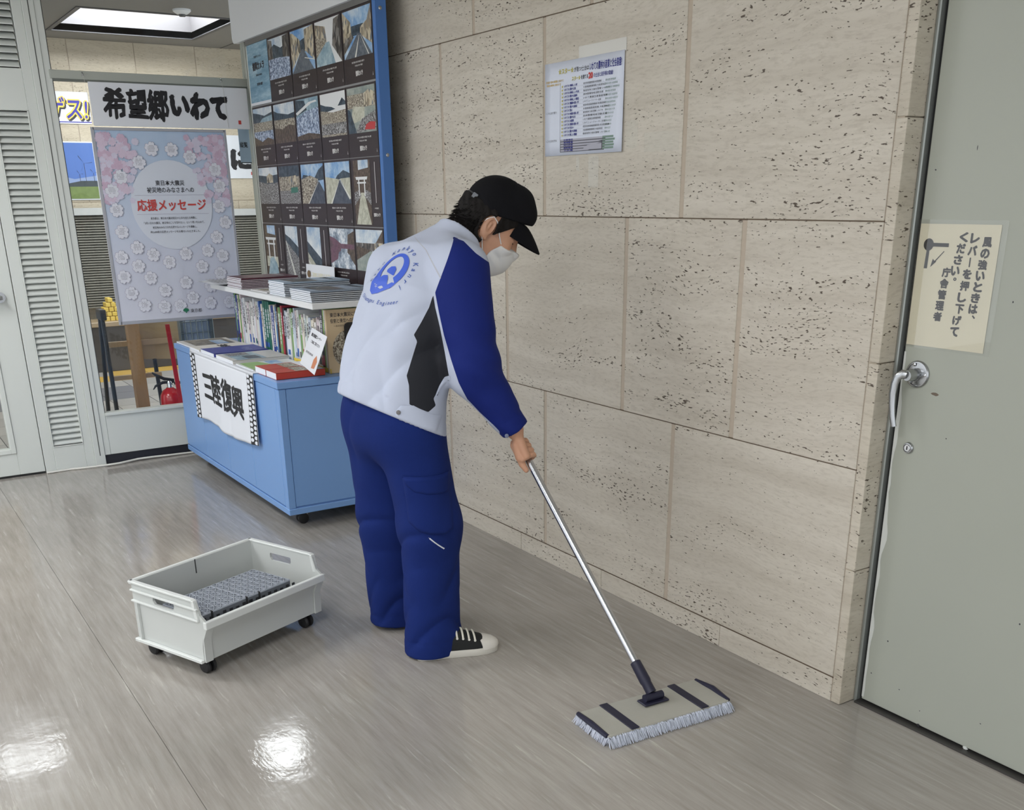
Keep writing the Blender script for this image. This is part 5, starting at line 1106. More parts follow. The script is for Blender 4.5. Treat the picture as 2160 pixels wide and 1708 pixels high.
for k in range(240): strand(-hl+.003, -hw+2*hw*r_.random(), -1, 0, .014); strand(hl-.003, -hw+2*hw*r_.random(), 1, 0, .016)
fb.build('fringe', M_FRINGE, mp, kind='stuff')
# joint, socket, pole
Pj = MT.inverted() @ Vector(on_z(1378, 1468, .05)); Pj.z = .05
PHAND = Vector(on_y(1112, 965, 1.75))
jw = MT @ Pj; pd = (PHAND-jw).normalized()
mm().box(Pj.x-.045, Pj.x+.045, Pj.y-.022, Pj.y+.022, .033, .040).build('swivel_plate', M_NAVY, mp, bevel=.003)
w = mm(); w.cyl((Pj.x-.032, Pj.y, .050), (Pj.x+.032, Pj.y, .050), .012, n=14); w.build('hinge', M_NAVY, mp, smooth=40)
w = MB(); s0_ = jw+pd*.012; s1_ = jw+pd*.115; w.tube([s0_, s0_+pd*.03, s0_+pd*.04, s1_, s1_+pd*.003], [.016, .0155, .0175, .0165, .012], 16); w.build('socket', M_NAVY, mp, smooth=40)
w = MB(); w.tube([jw+pd*.10, PHAND+pd*.40], .0115, 20); w.build('pole', M_ALUPOLE, mp, smooth=40)
w = MB(); w.tube([PHAND+pd*.33, PHAND+pd*.405, PHAND+pd*.412], [.0135, .0135, .006], 16); w.build('grip', M_NAVY, mp, smooth=40)

# ================================================================== PERSON
def blocks_mesh(f, lo, hi, res):
    """iso-surface of a distance function: sparse blocks, then one vertex per mixed cell"""
    lo = np.array(lo, float); hi = np.array(hi, float); B = 12
    nb = np.ceil((hi-lo)/(res*B)).astype(int); n = nb*B+1
    cen = [lo[k]+(np.arange(nb[k])+.5)*B*res for k in range(3)]
    C_ = np.stack(np.meshgrid(*cen, indexing='ij'), -1).reshape(-1, 3)
    d = f(C_).reshape(nb); near = np.abs(d) < B*res*1.25
    D = np.empty(n, np.float32); 
    big = np.where(d > 0, 1.0, -1.0).astype(np.float32)
    D[:] = 1.0
    D[:-1, :-1, :-1] = np.repeat(np.repeat(np.repeat(big, B, 0), B, 1), B, 2)
    idx = np.argwhere(near); off = np.stack(np.meshgrid(*[np.arange(B+1)]*3, indexing='ij'), -1).reshape(-1, 3)
    for s in range(0, len(idx), 60):
        ch = idx[s:s+60]; G = (ch[:, None, :]*B+off[None])
        v = f((lo+G.reshape(-1, 3)*res)).astype(np.float32); g = G.reshape(-1, 3); D[g[:, 0], g[:, 1], g[:, 2]] = v
    S = D < 0
    c8 = [(i, j, k) for i in (0, 1) for j in (0, 1) for k in (0, 1)]
    m = [x-1 for x in n]
    def sl(A, o): return A[o[0]:o[0]+m[0], o[1]:o[1]+m[1], o[2]:o[2]+m[2]]
    cnt = sum(sl(S, o).astype(np.int8) for o in c8); act = (cnt > 0) & (cnt < 8)
    ids = np.full(m, -1, np.int64); ai = np.argwhere(act); ids[act] = np.arange(len(ai))
    P = np.zeros((len(ai), 3)); W_n = np.zeros(len(ai))
    vals = {o: D[ai[:, 0]+o[0], ai[:, 1]+o[1], ai[:, 2]+o[2]] for o in c8}
    for a in c8:
        for ax in range(3):
            if a[ax] == 0:
                b = list(a); b[ax] = 1; b = tuple(b); va, vb = vals[a], vals[b]; cr = (va < 0) != (vb < 0)
                t = np.where(cr, va/np.where(va == vb, 1, va-vb), 0); q = np.tile(np.array(a, float), (len(ai), 1)); q[:, ax] += t
                P += q*cr[:, None]; W_n += cr
    V = lo+(ai+P/W_n[:, None])*res
    F = []
    for ax in range(3):
        u, w = (ax+1) % 3, (ax+2) % 3
        a = [slice(1, m[k]) if k != ax else slice(0, m[ax]) for k in range(3)]
        s0_ = S[tuple(slice(1, m[k]) if k != ax else slice(0, m[ax]) for k in range(3))]
        s1_ = S[tuple(slice(1, m[k]) if k != ax else slice(1, m[ax]+1) for k in range(3))]
        e = np.argwhere(s0_ != s1_)
        if len(e) == 0: continue
        ins = s0_[e[:, 0], e[:, 1], e[:, 2]]
        base = e.copy(); base[:, u] += 1; base[:, w] += 1
        def cid(du, dw): q = base.copy(); q[:, u] -= du; q[:, w] -= dw; return ids[q[:, 0], q[:, 1], q[:, 2]]
        q = np.stack([cid(1, 1), cid(0, 1), cid(0, 0), cid(1, 0)], 1); q[~ins] = q[~ins][:, ::-1]; F.append(q)
    F = np.concatenate(F); F = F[(F >= 0).all(1)]
    return V, F
def tris(F): return np.concatenate([F[:, [0, 1, 2]], F[:, [0, 2, 3]]]) if F.shape[1] == 4 else F
def smoothV(V, F, it=2, lam=.5):
    E_ = np.concatenate([F[:, [i, (i+1) % F.shape[1]]] for i in range(F.shape[1])]); E_ = np.concatenate([E_, E_[:, ::-1]])
    for _ in range(it):
        acc = np.zeros_like(V); c_ = np.zeros(len(V)); np.add.at(acc, E_[:, 0], V[E_[:, 1]]); np.add.at(c_, E_[:, 0], 1); V = V+lam*(acc/np.maximum(c_, 1)[:, None]-V)
    return V
def normals(V, T):
    n = np.cross(V[T[:, 1]]-V[T[:, 0]], V[T[:, 2]]-V[T[:, 0]]); N_ = np.zeros_like(V)
    for k in range(3): np.add.at(N_, T[:, k], n)
    return N_/np.maximum(np.linalg.norm(N_, axis=1), 1e-9)[:, None]
def split(V, T, s):
    """cut a triangle mesh along s = 0; returns (positive side, negative side)"""
    s = np.where(np.abs(s) < 1e-7, 1e-7, s); res = []
    for sg in (1, -1):
        q = s*sg; ins = q[T] > 0; c = ins.sum(1); Tf = T[c == 3].tolist(); vs = V.tolist(); cache = {}
        def mid(a, b):
            k = (a, b) if a < b else (b, a)
            if k not in cache: t = q[a]/(q[a]-q[b]); cache[k] = len(vs); vs.append((V[a]*(1-t)+V[b]*t).tolist())
            return cache[k]
        for t, i in zip(T[(c == 1) | (c == 2)], ins[(c == 1) | (c == 2)]):
            if i.sum() == 1: k = int(np.argmax(i)); a, b, d = t[k], t[(k+1) % 3], t[(k+2) % 3]; Tf.append([a, mid(a, b), mid(a, d)])
            else: k = int(np.argmin(i)); a, b, d = t[k], t[(k+1) % 3], t[(k+2) % 3]; x, y = mid(a, b), mid(a, d); Tf += [[x, b, d], [x, d, y]]
        Vn = np.array(vs); Tn = np.array(Tf, int).reshape(-1, 3); used = np.unique(Tn); mp_ = np.full(len(Vn), -1); mp_[used] = np.arange(len(used))
        res.append((Vn[used], mp_[Tn]))
    return res
def poly_sd(P, poly):
    """signed distance to a polygon, positive inside"""
    poly = np.array(poly, float); d = np.full(len(P), 1e9); ins = np.zeros(len(P), bool)
    for i in range(len(poly)):
        a, b = poly[i], poly[(i+1) % len(poly)]; ab = b-a; t = np.clip(((P-a)@ab)/(ab@ab+1e-12), 0, 1)
        d = np.minimum(d, np.linalg.norm(P-a-t[:, None]*ab, axis=1))
        c1 = (a[1] <= P[:, 1]) & (b[1] > P[:, 1]); c2 = (a[1] > P[:, 1]) & (b[1] <= P[:, 1])
        cr = ab[0]*(P[:, 1]-a[1])-ab[1]*(P[:, 0]-a[0]); ins ^= (c1 & (cr > 0)) | (c2 & (cr < 0))
    return np.where(ins, d, -d)
def cap(P, a, b, ra, rb, sq=None):
    a = np.array(a, float); b = np.array(b, float); ab = b-a; h = np.clip(((P-a)@ab)/(ab@ab), 0, 1)
    return np.linalg.norm(P-a-h[:, None]*ab, axis=1)-(ra+(rb-ra)*h)
def elli(P, c, r):
    q = (P-np.array(c))/np.array(r); k = np.linalg.norm(q, axis=1); return (k-1)*min(r)*np.clip(1, 0, 1)
def smin(a, b, k): h = np.clip(.5+.5*(b-a)/k, 0, 1); return b+(a-b)*h-k*h*(1-h)
def smax(a, b, k): return -smin(-a, -b, k)
def sweep(P, pts, ax_, by_):
    """elliptical tube along a path in the x-z plane: half depth ax_, half width by_ per point; flat ends"""
    pts = np.array(pts, float); best = None; n = len(pts)
    T_ = np.zeros(len(P)); D2 = np.full(len(P), 1e9)
    for i in range(n-1):
        a, b = pts[i], pts[i+1]; ab = b-a
        h = ((P[:, [0, 2]]-a[[0, 2]])@ab[[0, 2]])/(ab[[0, 2]]@ab[[0, 2]])
        hc = np.clip(h, 0, 1); q = P-(a+hc[:, None]*ab); d2 = q[:, 0]**2+q[:, 2]**2; m_ = d2 < D2
        D2 = np.where(m_, d2, D2); T_ = np.where(m_, i+(np.clip(h, 0, 1)), T_)
    ce_ = np.stack([np.interp(T_, np.arange(n), pts[:, k]) for k in range(3)], 1); A = np.interp(T_, np.arange(n), ax_); Bv = np.interp(T_, np.arange(n), by_)
    q = P-ce_; u = np.hypot(q[:, 0], q[:, 2]); k = np.sqrt((u/A)**2+(q[:, 1]/Bv)**2); return (k-1)*np.minimum(A, Bv)

ABODY = math.radians(-12); PO = (-2.93, 1.49, 0.0)
per = thing('person', 'person in white and blue work jacket, black cap and mask mopping the floor', 'person', PO, math.pi/2-ABODY)
WMP = WM[per.name]; WPI = WMP.inverted()
def loc(p): return np.array(WPI @ Vector(p))
def pbuild(name, V, F, m, parent=None, smooth=True, label=None, kind=None):
    parent = parent or per; me = bpy.data.meshes.new(name); me.from_pydata(np.asarray(V).tolist(), [], np.asarray(F).tolist()); me.materials.append(m)
    if smooth: me.polygons.foreach_set('use_smooth', [True]*len(me.polygons))
    me.update(); o = bpy.data.objects.new(name, me); COL.objects.link(o); o.parent = parent; WM[o.name] = WMP.copy(); tag(o, label, None, None, kind); return o
M_SKIN = mat('skin', (198, 150, 122), .5, var=.06, vscale=30, bump=.05, bscale=150, sss=.08)
M_JW = mat('jacket_white', (187, 194, 212), .85, spec=.3, bump=.10, bscale=500); M_JB = mat('jacket_blue', (17, 34, 108), .8, spec=.25, bump=.12, bscale=500, var=.06, vscale=6)
M_JK = mat('jacket_black', (26, 28, 36), .8, bump=.12, bscale=500); M_TR = mat('trouser_blue', (21, 40, 102), .9, spec=.2, bump=.25, bscale=400, var=.10, vscale=9)
M_CAPB = mat('cap_black', (16, 16, 20), .9, spec=.2, bump=.2, bscale=500); M_HAIR = mat('black_hair', (24, 21, 20), .75, spec=.2, var=.3, vscale=50, bump=.5, bscale=180, stretch=(1, 1, 1)); M_MASK = mat('mask_white', (222, 222, 222), .85, bump=.08, bscale=400)

# --- joints in the person's own frame (x ahead, y left, z up)
SHR, ELR, WRR = (.080, -.172, 1.240), (.046, -.250, .960), (.150, -.325, .762)
SHL, ELL, WRL = (.085, .165, 1.225), (.075, .262, 1.02), (.235, .075, .955)
HR = loc(PHAND+pd*.024); PDIR = np.array((WPI.to_3x3() @ pd)); POLE_P = HR.copy()
HLP = HR+PDIR*.30
TORSO = [(-.085, 0, .76), (-.078, 0, .86), (-.035, 0, 1.00), (.035, 0, 1.13), (.110, 0, 1.235), (.185, 0, 1.300)]
# head frame
HYAW, HPITCH = -math.radians(36), math.radians(36)
HC = np.array((.322, -.045, 1.352))
cy_, sy_, cp_, sp_ = math.cos(HYAW), math.sin(HYAW), math.cos(HPITCH), math.sin(HPITCH)
HX_ = np.array((cy_*cp_, sy_*cp_, -sp_)); HY_ = np.array((-sy_, cy_, 0)); HZ_ = np.array((cy_*sp_, sy_*sp_, cp_)); HR3 = np.stack([HX_, HY_, HZ_], 1)
def H(x, y, z): return HC+HR3@np.array((x, y, z))
def toH(P): return (P-HC)@HR3

def head_sd(Q):
    d = elli(Q, (-.012, 0, .045), (.098, .076, .098))
    d = smin(d, elli(Q, (.035, 0, -.02), (.062, .060, .085)), .03)          # face
    d = smin(d, cap(Q, (.055, -.022, -.085), (.055, .022, -.085), .028, .028), .03)   # chin
    d = smin(d, cap(Q, (-.005, 0, -.055), (.045, 0, -.085), .058, .040), .03)  # jaw
    d = smin(d, cap(Q, (.088, 0, .022), (.107, 0, -.018), .009, .014), .018)  # nose
    d = smin(d, cap(Q, (.083, -.035, .036), (.090, .0, .040), .010, .012), .015); d = smin(d, cap(Q, (.083, .035, .036), (.090, .0, .040), .010, .012), .015)
    for s in (-1, 1):
        d = smax(d, -elli(Q, (.098, s*.034, .012), (.020, .017, .013)), .012)
        d = smin(d, elli(Q, (.074, s*.033, .011), (.0135, .0150, .0125)), .004)   # lidded eye
        d = smin(d, elli(Q, (.066, s*.045, -.020), (.020, .016, .018)), .02)    # cheek
        # ear: rim, bowl and lobe
        e = elli(Q, (-.014, s*.079, .002), (.0215, .0105, .035)); e = smax(e, -elli(Q, (-.006, s*.090, .007), (.0140, .0135, .0255)), .002); e = smin(e, cap(Q, (-.010, s*.080, .012), (-.012, s*.081, -.008), .004, .004), .004)
        e = smin(e, cap(Q, (-.012, s*.076, -.028), (-.004, s*.075, -.034), .0085, .0075), .006); d = smin(d, e, .006)
    return d
NECKB = np.array((.170, -.01, 1.265)); NECKT = H(-.045, 0, -.045)
def finger_pts():
    """fingers of each hand, curled round the pole; returns capsule lists"""
    out = []
    for (Pc, palm, wr, thumb_s) in ((HR, np.array((-.66, -.70, .18)), np.array(WRR), 1), (HLP, np.array((-.45, .75, .30)), np.array(WRL), -1)):
        ax_ = PDIR; e1 = palm-ax_*(palm@ax_); e1 /= np.linalg.norm(e1); e2 = np.cross(ax_, e1)*thumb_s
        caps = []
        R1 = .0235
        for k, (s_, r_, span) in enumerate(((-.0325, .0084, 3.5), (-.0110, .0094, 3.75), (.0110, .0096, 3.75), (.0325, .0092, 3.55))):
            pts = []
            for j in range(7):
                q = -.55+span*j/6; rad = R1+(.010 if j == 0 else .004 if j == 1 else 0)
                pts.append(Pc+ax_*(s_*(1-.05*j)*(-1))+e1*rad*math.cos(q)+e2*rad*math.sin(q))
            for j in range(6): caps.append((pts[j], pts[j+1], r_*(1.08-.05*j), r_*(1.03-.05*j)))
        # palm and back of the hand
        kn = [Pc-ax_*s_+e1*.034+e2*.0 for s_ in (-.030, -.010, .011, .031)]
        for p in kn: caps.append((p, wr+(p-wr)*.25, .0125, .0185))
        caps.append((Pc+e1*.030-e2*.018-ax_*.02, Pc+e1*.030-e2*.018+ax_*.022, .014, .014))
        # thumb leaves the side of the palm and lies along the pole
        t0 = Pc+e1*.026-e2*.020+ax_*(-.020); t1 = Pc+e1*.011-e2*.0235-ax_*.040; t2 = Pc+e1*.001-e2*.0215-ax_*.060
        caps += [(wr+(t0-wr)*.55, t0, .016, .015), (t0, t1, .0135, .0115), (t1, t2, .0110, .0092)]
        out.append(caps)
    return out
FCAPS = finger_pts()
def body_sd(P):
    d = np.linalg.norm(P-HC, axis=1)-.12; nr = d < .14; d = d.copy(); d[nr] = head_sd(toH(P[nr]))
    d = smin(d, cap(P, NECKB, NECKT, .060, .054), .035)
    tor = sweep(P, [(-.075, 0, .80), (-.03, 0, 1.0), (.06, 0, 1.17), (.14, 0, 1.28)], [.095, .085, .085, .06], [.135, .13, .14, .07]); d = smin(d, tor, .04)
    for S_, E_, W_e in ((SHR, ELR, WRR), (SHL, ELL, WRL)):
        d = smin(d, smin(cap(P, S_, E_, .052, .040), cap(P, E_, W_e, .040, .030), .02), .03)
    for hip, kn, an in (((-.075, -.095, .80), KNR, ANR), ((-.075, .095, .80), KNL, ANL)):
        lo2 = P[:, 2] < .95
        if lo2.any(): Q = P[lo2]; d[lo2] = smin(d[lo2], smin(cap(Q, hip, kn, .075, .052), cap(Q, kn, an, .052, .038), .03), .03)
    for caps, W_e in zip(FCAPS, (WRR, WRL)):
        near = np.linalg.norm(P-np.array(W_e), axis=1) < .22
        if near.any():
            Q = P[near]; h = np.full(len(Q), 1.0)
            for (a, b, ra, rb) in caps: h = smin(h, cap(Q, a, b, ra, rb), .0030)
            dn = d[near]; d = d.copy(); d[near] = smin(dn, h, .012)
    return d
KNR, ANR = (-.045, -.118, .445), (-.040, -.135, .075)
KNL, ANL = (-.025, .115, .420), (.010, .160, .075)
V, F = blocks_mesh(body_sd, (-.28, -.45, .03), (.52, .40, 1.56), .0030)
V = smoothV(V, F, 2, .4)
body = pbuild('body', V, F, M_SKIN)

# --- trousers
def wr_noise(P, k, ph): return np.sin(P@np.array(k)+ph)
def trouser_sd(P):
    d = sweep(P, [(-.085, 0, .76), (-.082, 0, .83), (-.072, 0, .92)], [.120, .120, .112], [.172, .172, .162])
    def leg(hip, kn, an, sgn):
        ft = np.array((an[0]+(-.024 if sgn < 0 else -.002), an[1]+(.006 if sgn < 0 else 0), -.02))
        l = cap(P, hip, kn, .109, .099); l = smin(l, cap(P, kn, ft, .097, .093), .05)
        dr_ = np.array((math.cos(.45), -math.sin(.45)*(sgn < 0), 0)); over = cap(P, ft+np.array((0, 0, .07))+dr_*.02, ft+np.array((0, 0, .045))+dr_*.065, .070, .052); l = smin(l, over, .05)
        th = np.arctan2(P[:, 1]-(kn[1]+an[1])/2, P[:, 0]-(kn[0]+an[0])/2)
        return l+.0045*np.sin(3*th+1.2+3*P[:, 2]*sgn)*np.clip((.75-P[:, 2])/.2, 0, 1)
    r = leg((-.078, -.085, .78), KNR, ANR, -1); l = leg((-.078, .085, .78), KNL, ANL, 1)
    d = smin(d, smin(r, l, .012), .05)
    z = P[:, 2]; tri_ = lambda x: (1-np.abs(np.sin(x)))**2
    # creases pressed into the cloth: behind the knee, across the shin, over the shoes and from the seat
    lx_ = np.where(P[:, 1] < 0, -.045, -.012); ly_ = np.where(P[:, 1] < 0, -.126, .135); th = np.arctan2(P[:, 1]-ly_, P[:, 0]-lx_)
    low = np.clip((.24-z)/.14, 0, 1)*np.clip((z-.02)/.04, 0, 1); d = d+low*.014*tri_(z*21+3.0*np.sin(th)+7*P[:, 0]+.4)*(.75+.25*np.cos(th+2.0))
    kn_ = np.exp(-((z-.41)/.08)**2); d = d+kn_*.012*tri_(z*27+1.6*np.sin(th*1.0+.5)+9*P[:, 0])*np.clip(.35-.75*np.cos(th-.2), 0, 1)
    sh_ = np.exp(-((z-.27)/.07)**2); d = d+sh_*.009*tri_(z*16-2.2*np.sin(th+1.0)+1.2)*(.65+.35*np.cos(th+2.4))
    d = d+.0022*np.exp(-((z-.062)/.004)**2)
    st_ = np.clip((z-.52)/.15, 0, 1); d = d+st_*.010*tri_(P[:, 1]*10+P[:, 0]*9+z*4.5+.6)
    d = smax(d, .006-z+.012*np.clip((P[:, 1]-.02)/.1, 0, 1), .004); d = smax(d, z-.93, .006)
    return d
V, F = blocks_mesh(trouser_sd, (-.30, -.34, -.02), (.22, .34, .96), .0058); V = smoothV(V, F, 2, .4)
tro = pbuild('trousers', V, F, M_TR); T = tris(F); bvh_t = BVHTree.FromPolygons(V.tolist(), T.tolist())

# --- jacket
HN = np.array((.42, -.12, .89)); HN /= np.linalg.norm(HN)     # normal of the tilted hem
def torso_sd(P):
    d = sweep(P, TORSO, [.150, .147, .140, .140, .114, .070], [.211, .208, .205, .205, .178, .075])
    sh = smin(cap(P, (.095, -.155, 1.245), (.160, -.04, 1.292), .070, .056), cap(P, (.095, .145, 1.232), (.160, .04, 1.292), .066, .056), .03)
    return smin(d, sh, .05)
def arm_r(P): return smin(cap(P, SHR, ELR, .088, .083), cap(P, ELR, WRR, .080, .047), .03)
def arm_l(P): return smin(cap(P, SHL, ELL, .084, .070), cap(P, ELL, WRL, .068, .046), .03)
def jacket_sd(P):
    d = torso_sd(P); a = arm_r(P); b = arm_l(P)
    # sleeve creases at elbow and wrist
    for (E_, W_e), nm in (((ELR, WRR), 0), ((ELL, WRL), 1)):
        e = np.exp(-(np.linalg.norm(P-np.array(E_), axis=1)/.11)**2)*.006*np.sin(P[:, 2]*70+P[:, 0]*40+nm)
        w_ = np.exp(-(np.linalg.norm(P-np.array(W_e), axis=1)/.09)**2)*.003*np.sin(P[:, 2]*120+P[:, 0]*60)
        if nm == 0: a = a+e+w_
        else: b = b+e+w_
    # long drag folds from shoulder to waist
    s_ = P[:, 0]*.35-P[:, 2]*.35; ph = P[:, 1]*46+P[:, 2]*10
    fold = .0055*np.sin(ph+2.2*np.sin(P[:, 2]*9))*np.exp(-((P[:, 2]-1.0)/.16)**2)+.004*np.sin(P[:, 2]*55-P[:, 1]*38+2)*np.exp(-((P[:, 2]-1.08)/.1)**2-((P[:, 1]+.13)/.09)**2)
    tri_ = lambda x: (1-np.abs(np.sin(x)))**2
    fold = fold+.011*tri_(P[:, 1]*17+P[:, 2]*13-.8)*np.exp(-((P[:, 2]-.98)/.13)**2)+.010*tri_(P[:, 2]*24+P[:, 1]*20+1.1)*np.exp(-((P[:, 2]-1.09)/.09)**2-((P[:, 1]+.12)/.10)**2)+.009*tri_(P[:, 1]*26-P[:, 2]*8+.4)*np.exp(-((P[:, 2]-.88)/.07)**2)
    d = d+fold
    d = smin(d, smin(a, b, .01), .035)
    hz = (P-np.array((-.085, 0, .800)))@HN; d = smax(d, -hz-.002, .006)
    d = d+.0022*np.exp(-((hz-.045)/.0035)**2)+.004*np.exp(-((hz)/.012)**2)*0
    # cut the sleeves at the cuffs
    for E_, W_e in ((ELR, WRR), (ELL, WRL)):
        ax_ = np.array(W_e)-np.array(E_); ax_ /= np.linalg.norm(ax_); q = (P-np.array(W_e))@ax_; nr = np.linalg.norm(P-np.array(W_e), axis=1) < .13
        d = np.where(nr, smax(d, q-.004, .004), d); d = d+np.where(nr, .0018*np.exp(-((q+.045)/.003)**2), 0)
    # stand collar, open round the neck
    q = P-np.array((.185, -.014, 1.296)); ca = np.array((.50, -.06, .58)); ca /= np.linalg.norm(ca); hh = q@ca; rr = np.linalg.norm(q-hh[:, None]*ca, axis=1)
    col_ = np.maximum(np.abs(rr-(.076-.10*np.clip(hh, 0, .06)))-.0055, np.abs(hh-.016)-.040); d = smin(d, col_, .008)
    return d
V, F = blocks_mesh(jacket_sd, (-.30, -.46, .66), (.36, .42, 1.46), .0052); V = smoothV(V, F, 2, .4); T = tris(F); Nn = normals(V, T)
bvh_j = BVHTree.FromPolygons(V.tolist(), T.tolist())
# side elevation axes of the garment (seen square-on from the right rear)
G1 = np.array((.769, -.639, 0.)); G1 /= np.linalg.norm(G1); GV = np.array((-.639, -.769, 0.)); G0 = np.array((.03, -.24, 1.0))
def side(px, py):     # a measured point on the garment's right side, as (along, height)
    d = np.array(WPI.to_3x3() @ Vector(sight(px, py))); c = loc(CAMP); t = ((G0-c)@GV)/(d@GV); p = c+t*d; return (p@G1, p[2])
S2 = np.stack([V@G1, V[:, 2]], 1); facing = Nn@GV
dt, da, dl = torso_sd(V), arm_r(V), arm_l(V)
blue_poly = [side(*p) for p in ((960, 503), (945, 545), (918, 618), (926, 660), (936, 705), (950, 752), (966, 800), (985, 838), (1012, 868), (1040, 893), (1052, 906), (1060, 940), (1180, 960), (1180, 520), (1040, 560), (1005, 535), (980, 510))]
s_near = poly_sd(S2, blue_poly)
mir = V.copy(); mir[:, 1] *= -1
s_far = np.where(V[:, 1] > 0, np.minimum(.06, (dt-dl)*1.2+.004), np.minimum(.06, (dt-da)*1.2-.012))
s_blue = np.where(facing > -.05, np.where((V[:, 1] < .06) & (da < dt+.06), s_near, np.where(V[:, 1] > .10, (dt-dl)-.03, -1)), s_far)
s_blue = np.where((V[:, 2] > 1.36), -1, s_blue)
neg = split(V, T, s_blue); jb, rest = neg
jk_poly = [side(*p) for p in ((914, 622), (905, 650), (889, 678), (873, 704), (880, 718), (870, 750), (858, 786), (863, 806), (864, 844), (884, 853), (903, 862), (919, 851), (914, 836), (926, 818), (946, 788), (938, 742), (928, 690), (918, 648))]
S2r = np.stack([rest[0]@G1, rest[0][:, 2]], 1); Nr = normals(*rest); s_k = np.where((Nr@GV) > 0.0, poly_sd(S2r, jk_poly), -1); s_k = np.where(rest[0][:, 1] < .02, s_k, -1)
jk, jw_ = split(rest[0], rest[1], s_k)
jac = pbuild('jacket', *jw_, M_JW); pbuild('blue_sleeve_panel', *jb, M_JB, jac); pbuild('black_side_panel', *jk, M_JK, jac)

# --- things laid on a garment: cast along a direction onto its surface
def drape(P2, org, e1, e2, dr, bvh, w):
    out = []
    for a, b in P2:
        o = Vector(org+e1*a+e2*b)-Vector(dr)*.5; h = bvh.ray_cast(o, Vector(dr), 1.2)
        if h[0] is None: out.append((np.nan, np.nan, np.nan))
        else: out.append(tuple(h[0]-Vector(dr)*w))
    return np.array(out)
def side_patch(name, px_poly, bvh, w, m, parent, step=.006):
    poly = np.array([side(*p) for p in px_poly]); lo, hi = poly.min(0), poly.max(0); na, nb = int((hi[0]-lo[0])/step)+2, int((hi[1]-lo[1])/step)+2
    A, B_ = np.meshgrid(np.linspace(lo[0]-step, hi[0]+step, na), np.linspace(lo[1]-step, hi[1]+step, nb), indexing='ij'); Q = np.stack([A.ravel(), B_.ravel()], 1)
    Fq = np.array([[i*nb+j, (i+1)*nb+j, (i+1)*nb+j+1, i*nb+j+1] for i in range(na-1) for j in range(nb-1)]); Tq = tris(Fq); s = poly_sd(Q, poly)
    Vp, Tp = split(np.concatenate([Q, np.zeros((len(Q), 1))], 1), Tq, s)[0]
    org = G0-GV*0; base = org-G1*(org@G1)-np.array((0, 0, org[2]))
    Wd = drape(Vp[:, :2], base, G1, np.array((0, 0, 1.)), -GV, bvh, 0.0005)
    ok = ~np.isnan(Wd[:, 0]); Tp = Tp[ok[Tp].all(1)]; dep = Wd@GV; md_ = np.nanmedian(dep); ok = np.abs(dep-md_) < .16; Tp = Tp[ok[Tp].all(1)]; Wd = np.nan_to_num(Wd); used = np.unique(Tp); rm = np.full(len(Wd), -1); rm[used] = np.arange(len(used)); Wd = Wd[used]; Vp = Vp[used]; Tp = rm[Tp]
    ed = np.clip(poly_sd(Vp[:, :2], poly)/.006, 0, 1); Wd = Wd+GV*(w*(.25+.75*ed))[:, None]
    return pbuild(name, Wd, Tp, m, parent)
pk = side_patch('cargo_pocket', [(848, 998), (948, 996), (953, 1050), (956, 1108), (938, 1117), (905, 1114), (884, 1108), (861, 1090), (856, 1048)], bvh_t, .010, M_TR, tro)
side_patch('pocket_flap', [(847, 996), (949, 994), (948, 1036), (908, 1034), (872, 1028), (855, 1016)], bvh_t, .017, M_TR, tro)
side_patch('white_piping', [(902, 1121), (906, 1121), (938, 1147), (936, 1149)], bvh_t, .004, M_PAPER, tro, .003)
side_patch('hem_tab', [(836, 856), (846, 846), (872, 846), (908, 866), (934, 874), (925, 893), (921, 906), (866, 892), (838, 881), (834, 864)], bvh_j, .006, M_JW, jac)
bt_ = [side(841, 859)]
def button(px, py, r_, m, bvh, par):
    s_ = side(px, py); base = G0-G1*(G0@G1)-np.array((0, 0, G0[2])); p = drape([s_], base, G1, np.array((0, 0, 1.)), -GV, bvh, .009)[0]
    w = MB(WMP); w.lathe([(r_, 0), (r_, .002), (r_*.7, .0032), (.0005, .0034)], p, GV, 18); o = w.build('snap_button', m, par, smooth=40); return o
button(841, 859, .0068, mat('button_grey', (120, 116, 116), .4), bvh_j, jac); button(1067, 914, .0065, mat('button_blue_grey', (108, 116, 140), .4), bvh_j, jac)
side_patch('zip_pocket', [(938, 792), (948, 786), (949, 796), (934, 815), (921, 834), (918, 830), (926, 812)], bvh_j, .005, M_JW, jac, .003); side_patch('zip_line', [(945, 796), (947, 797), (932, 814), (922, 832), (920, 831), (930, 813)], bvh_j, .008, M_INK, jac, .003)
side_patch('yoke_seam', [(831, 487), (848, 488), (872, 502), (900, 530), (920, 566), (931, 586), (929, 589), (918, 569), (898, 532), (871, 504), (848, 490), (831, 489)], bvh_j, .0016, mat('seam_grey', (176, 178, 186), .8), jac, .003)

# --- printed emblem on the back
M_EMB = mat('emblem_blue', (62, 96, 206), .6); M_EMBT = mat('emblem_text_blue', (70, 96, 170), .6)
bk_n = np.array((-.86, -.10, .50)); bk_n /= np.linalg.norm(bk_n); ec = side(822, 573)
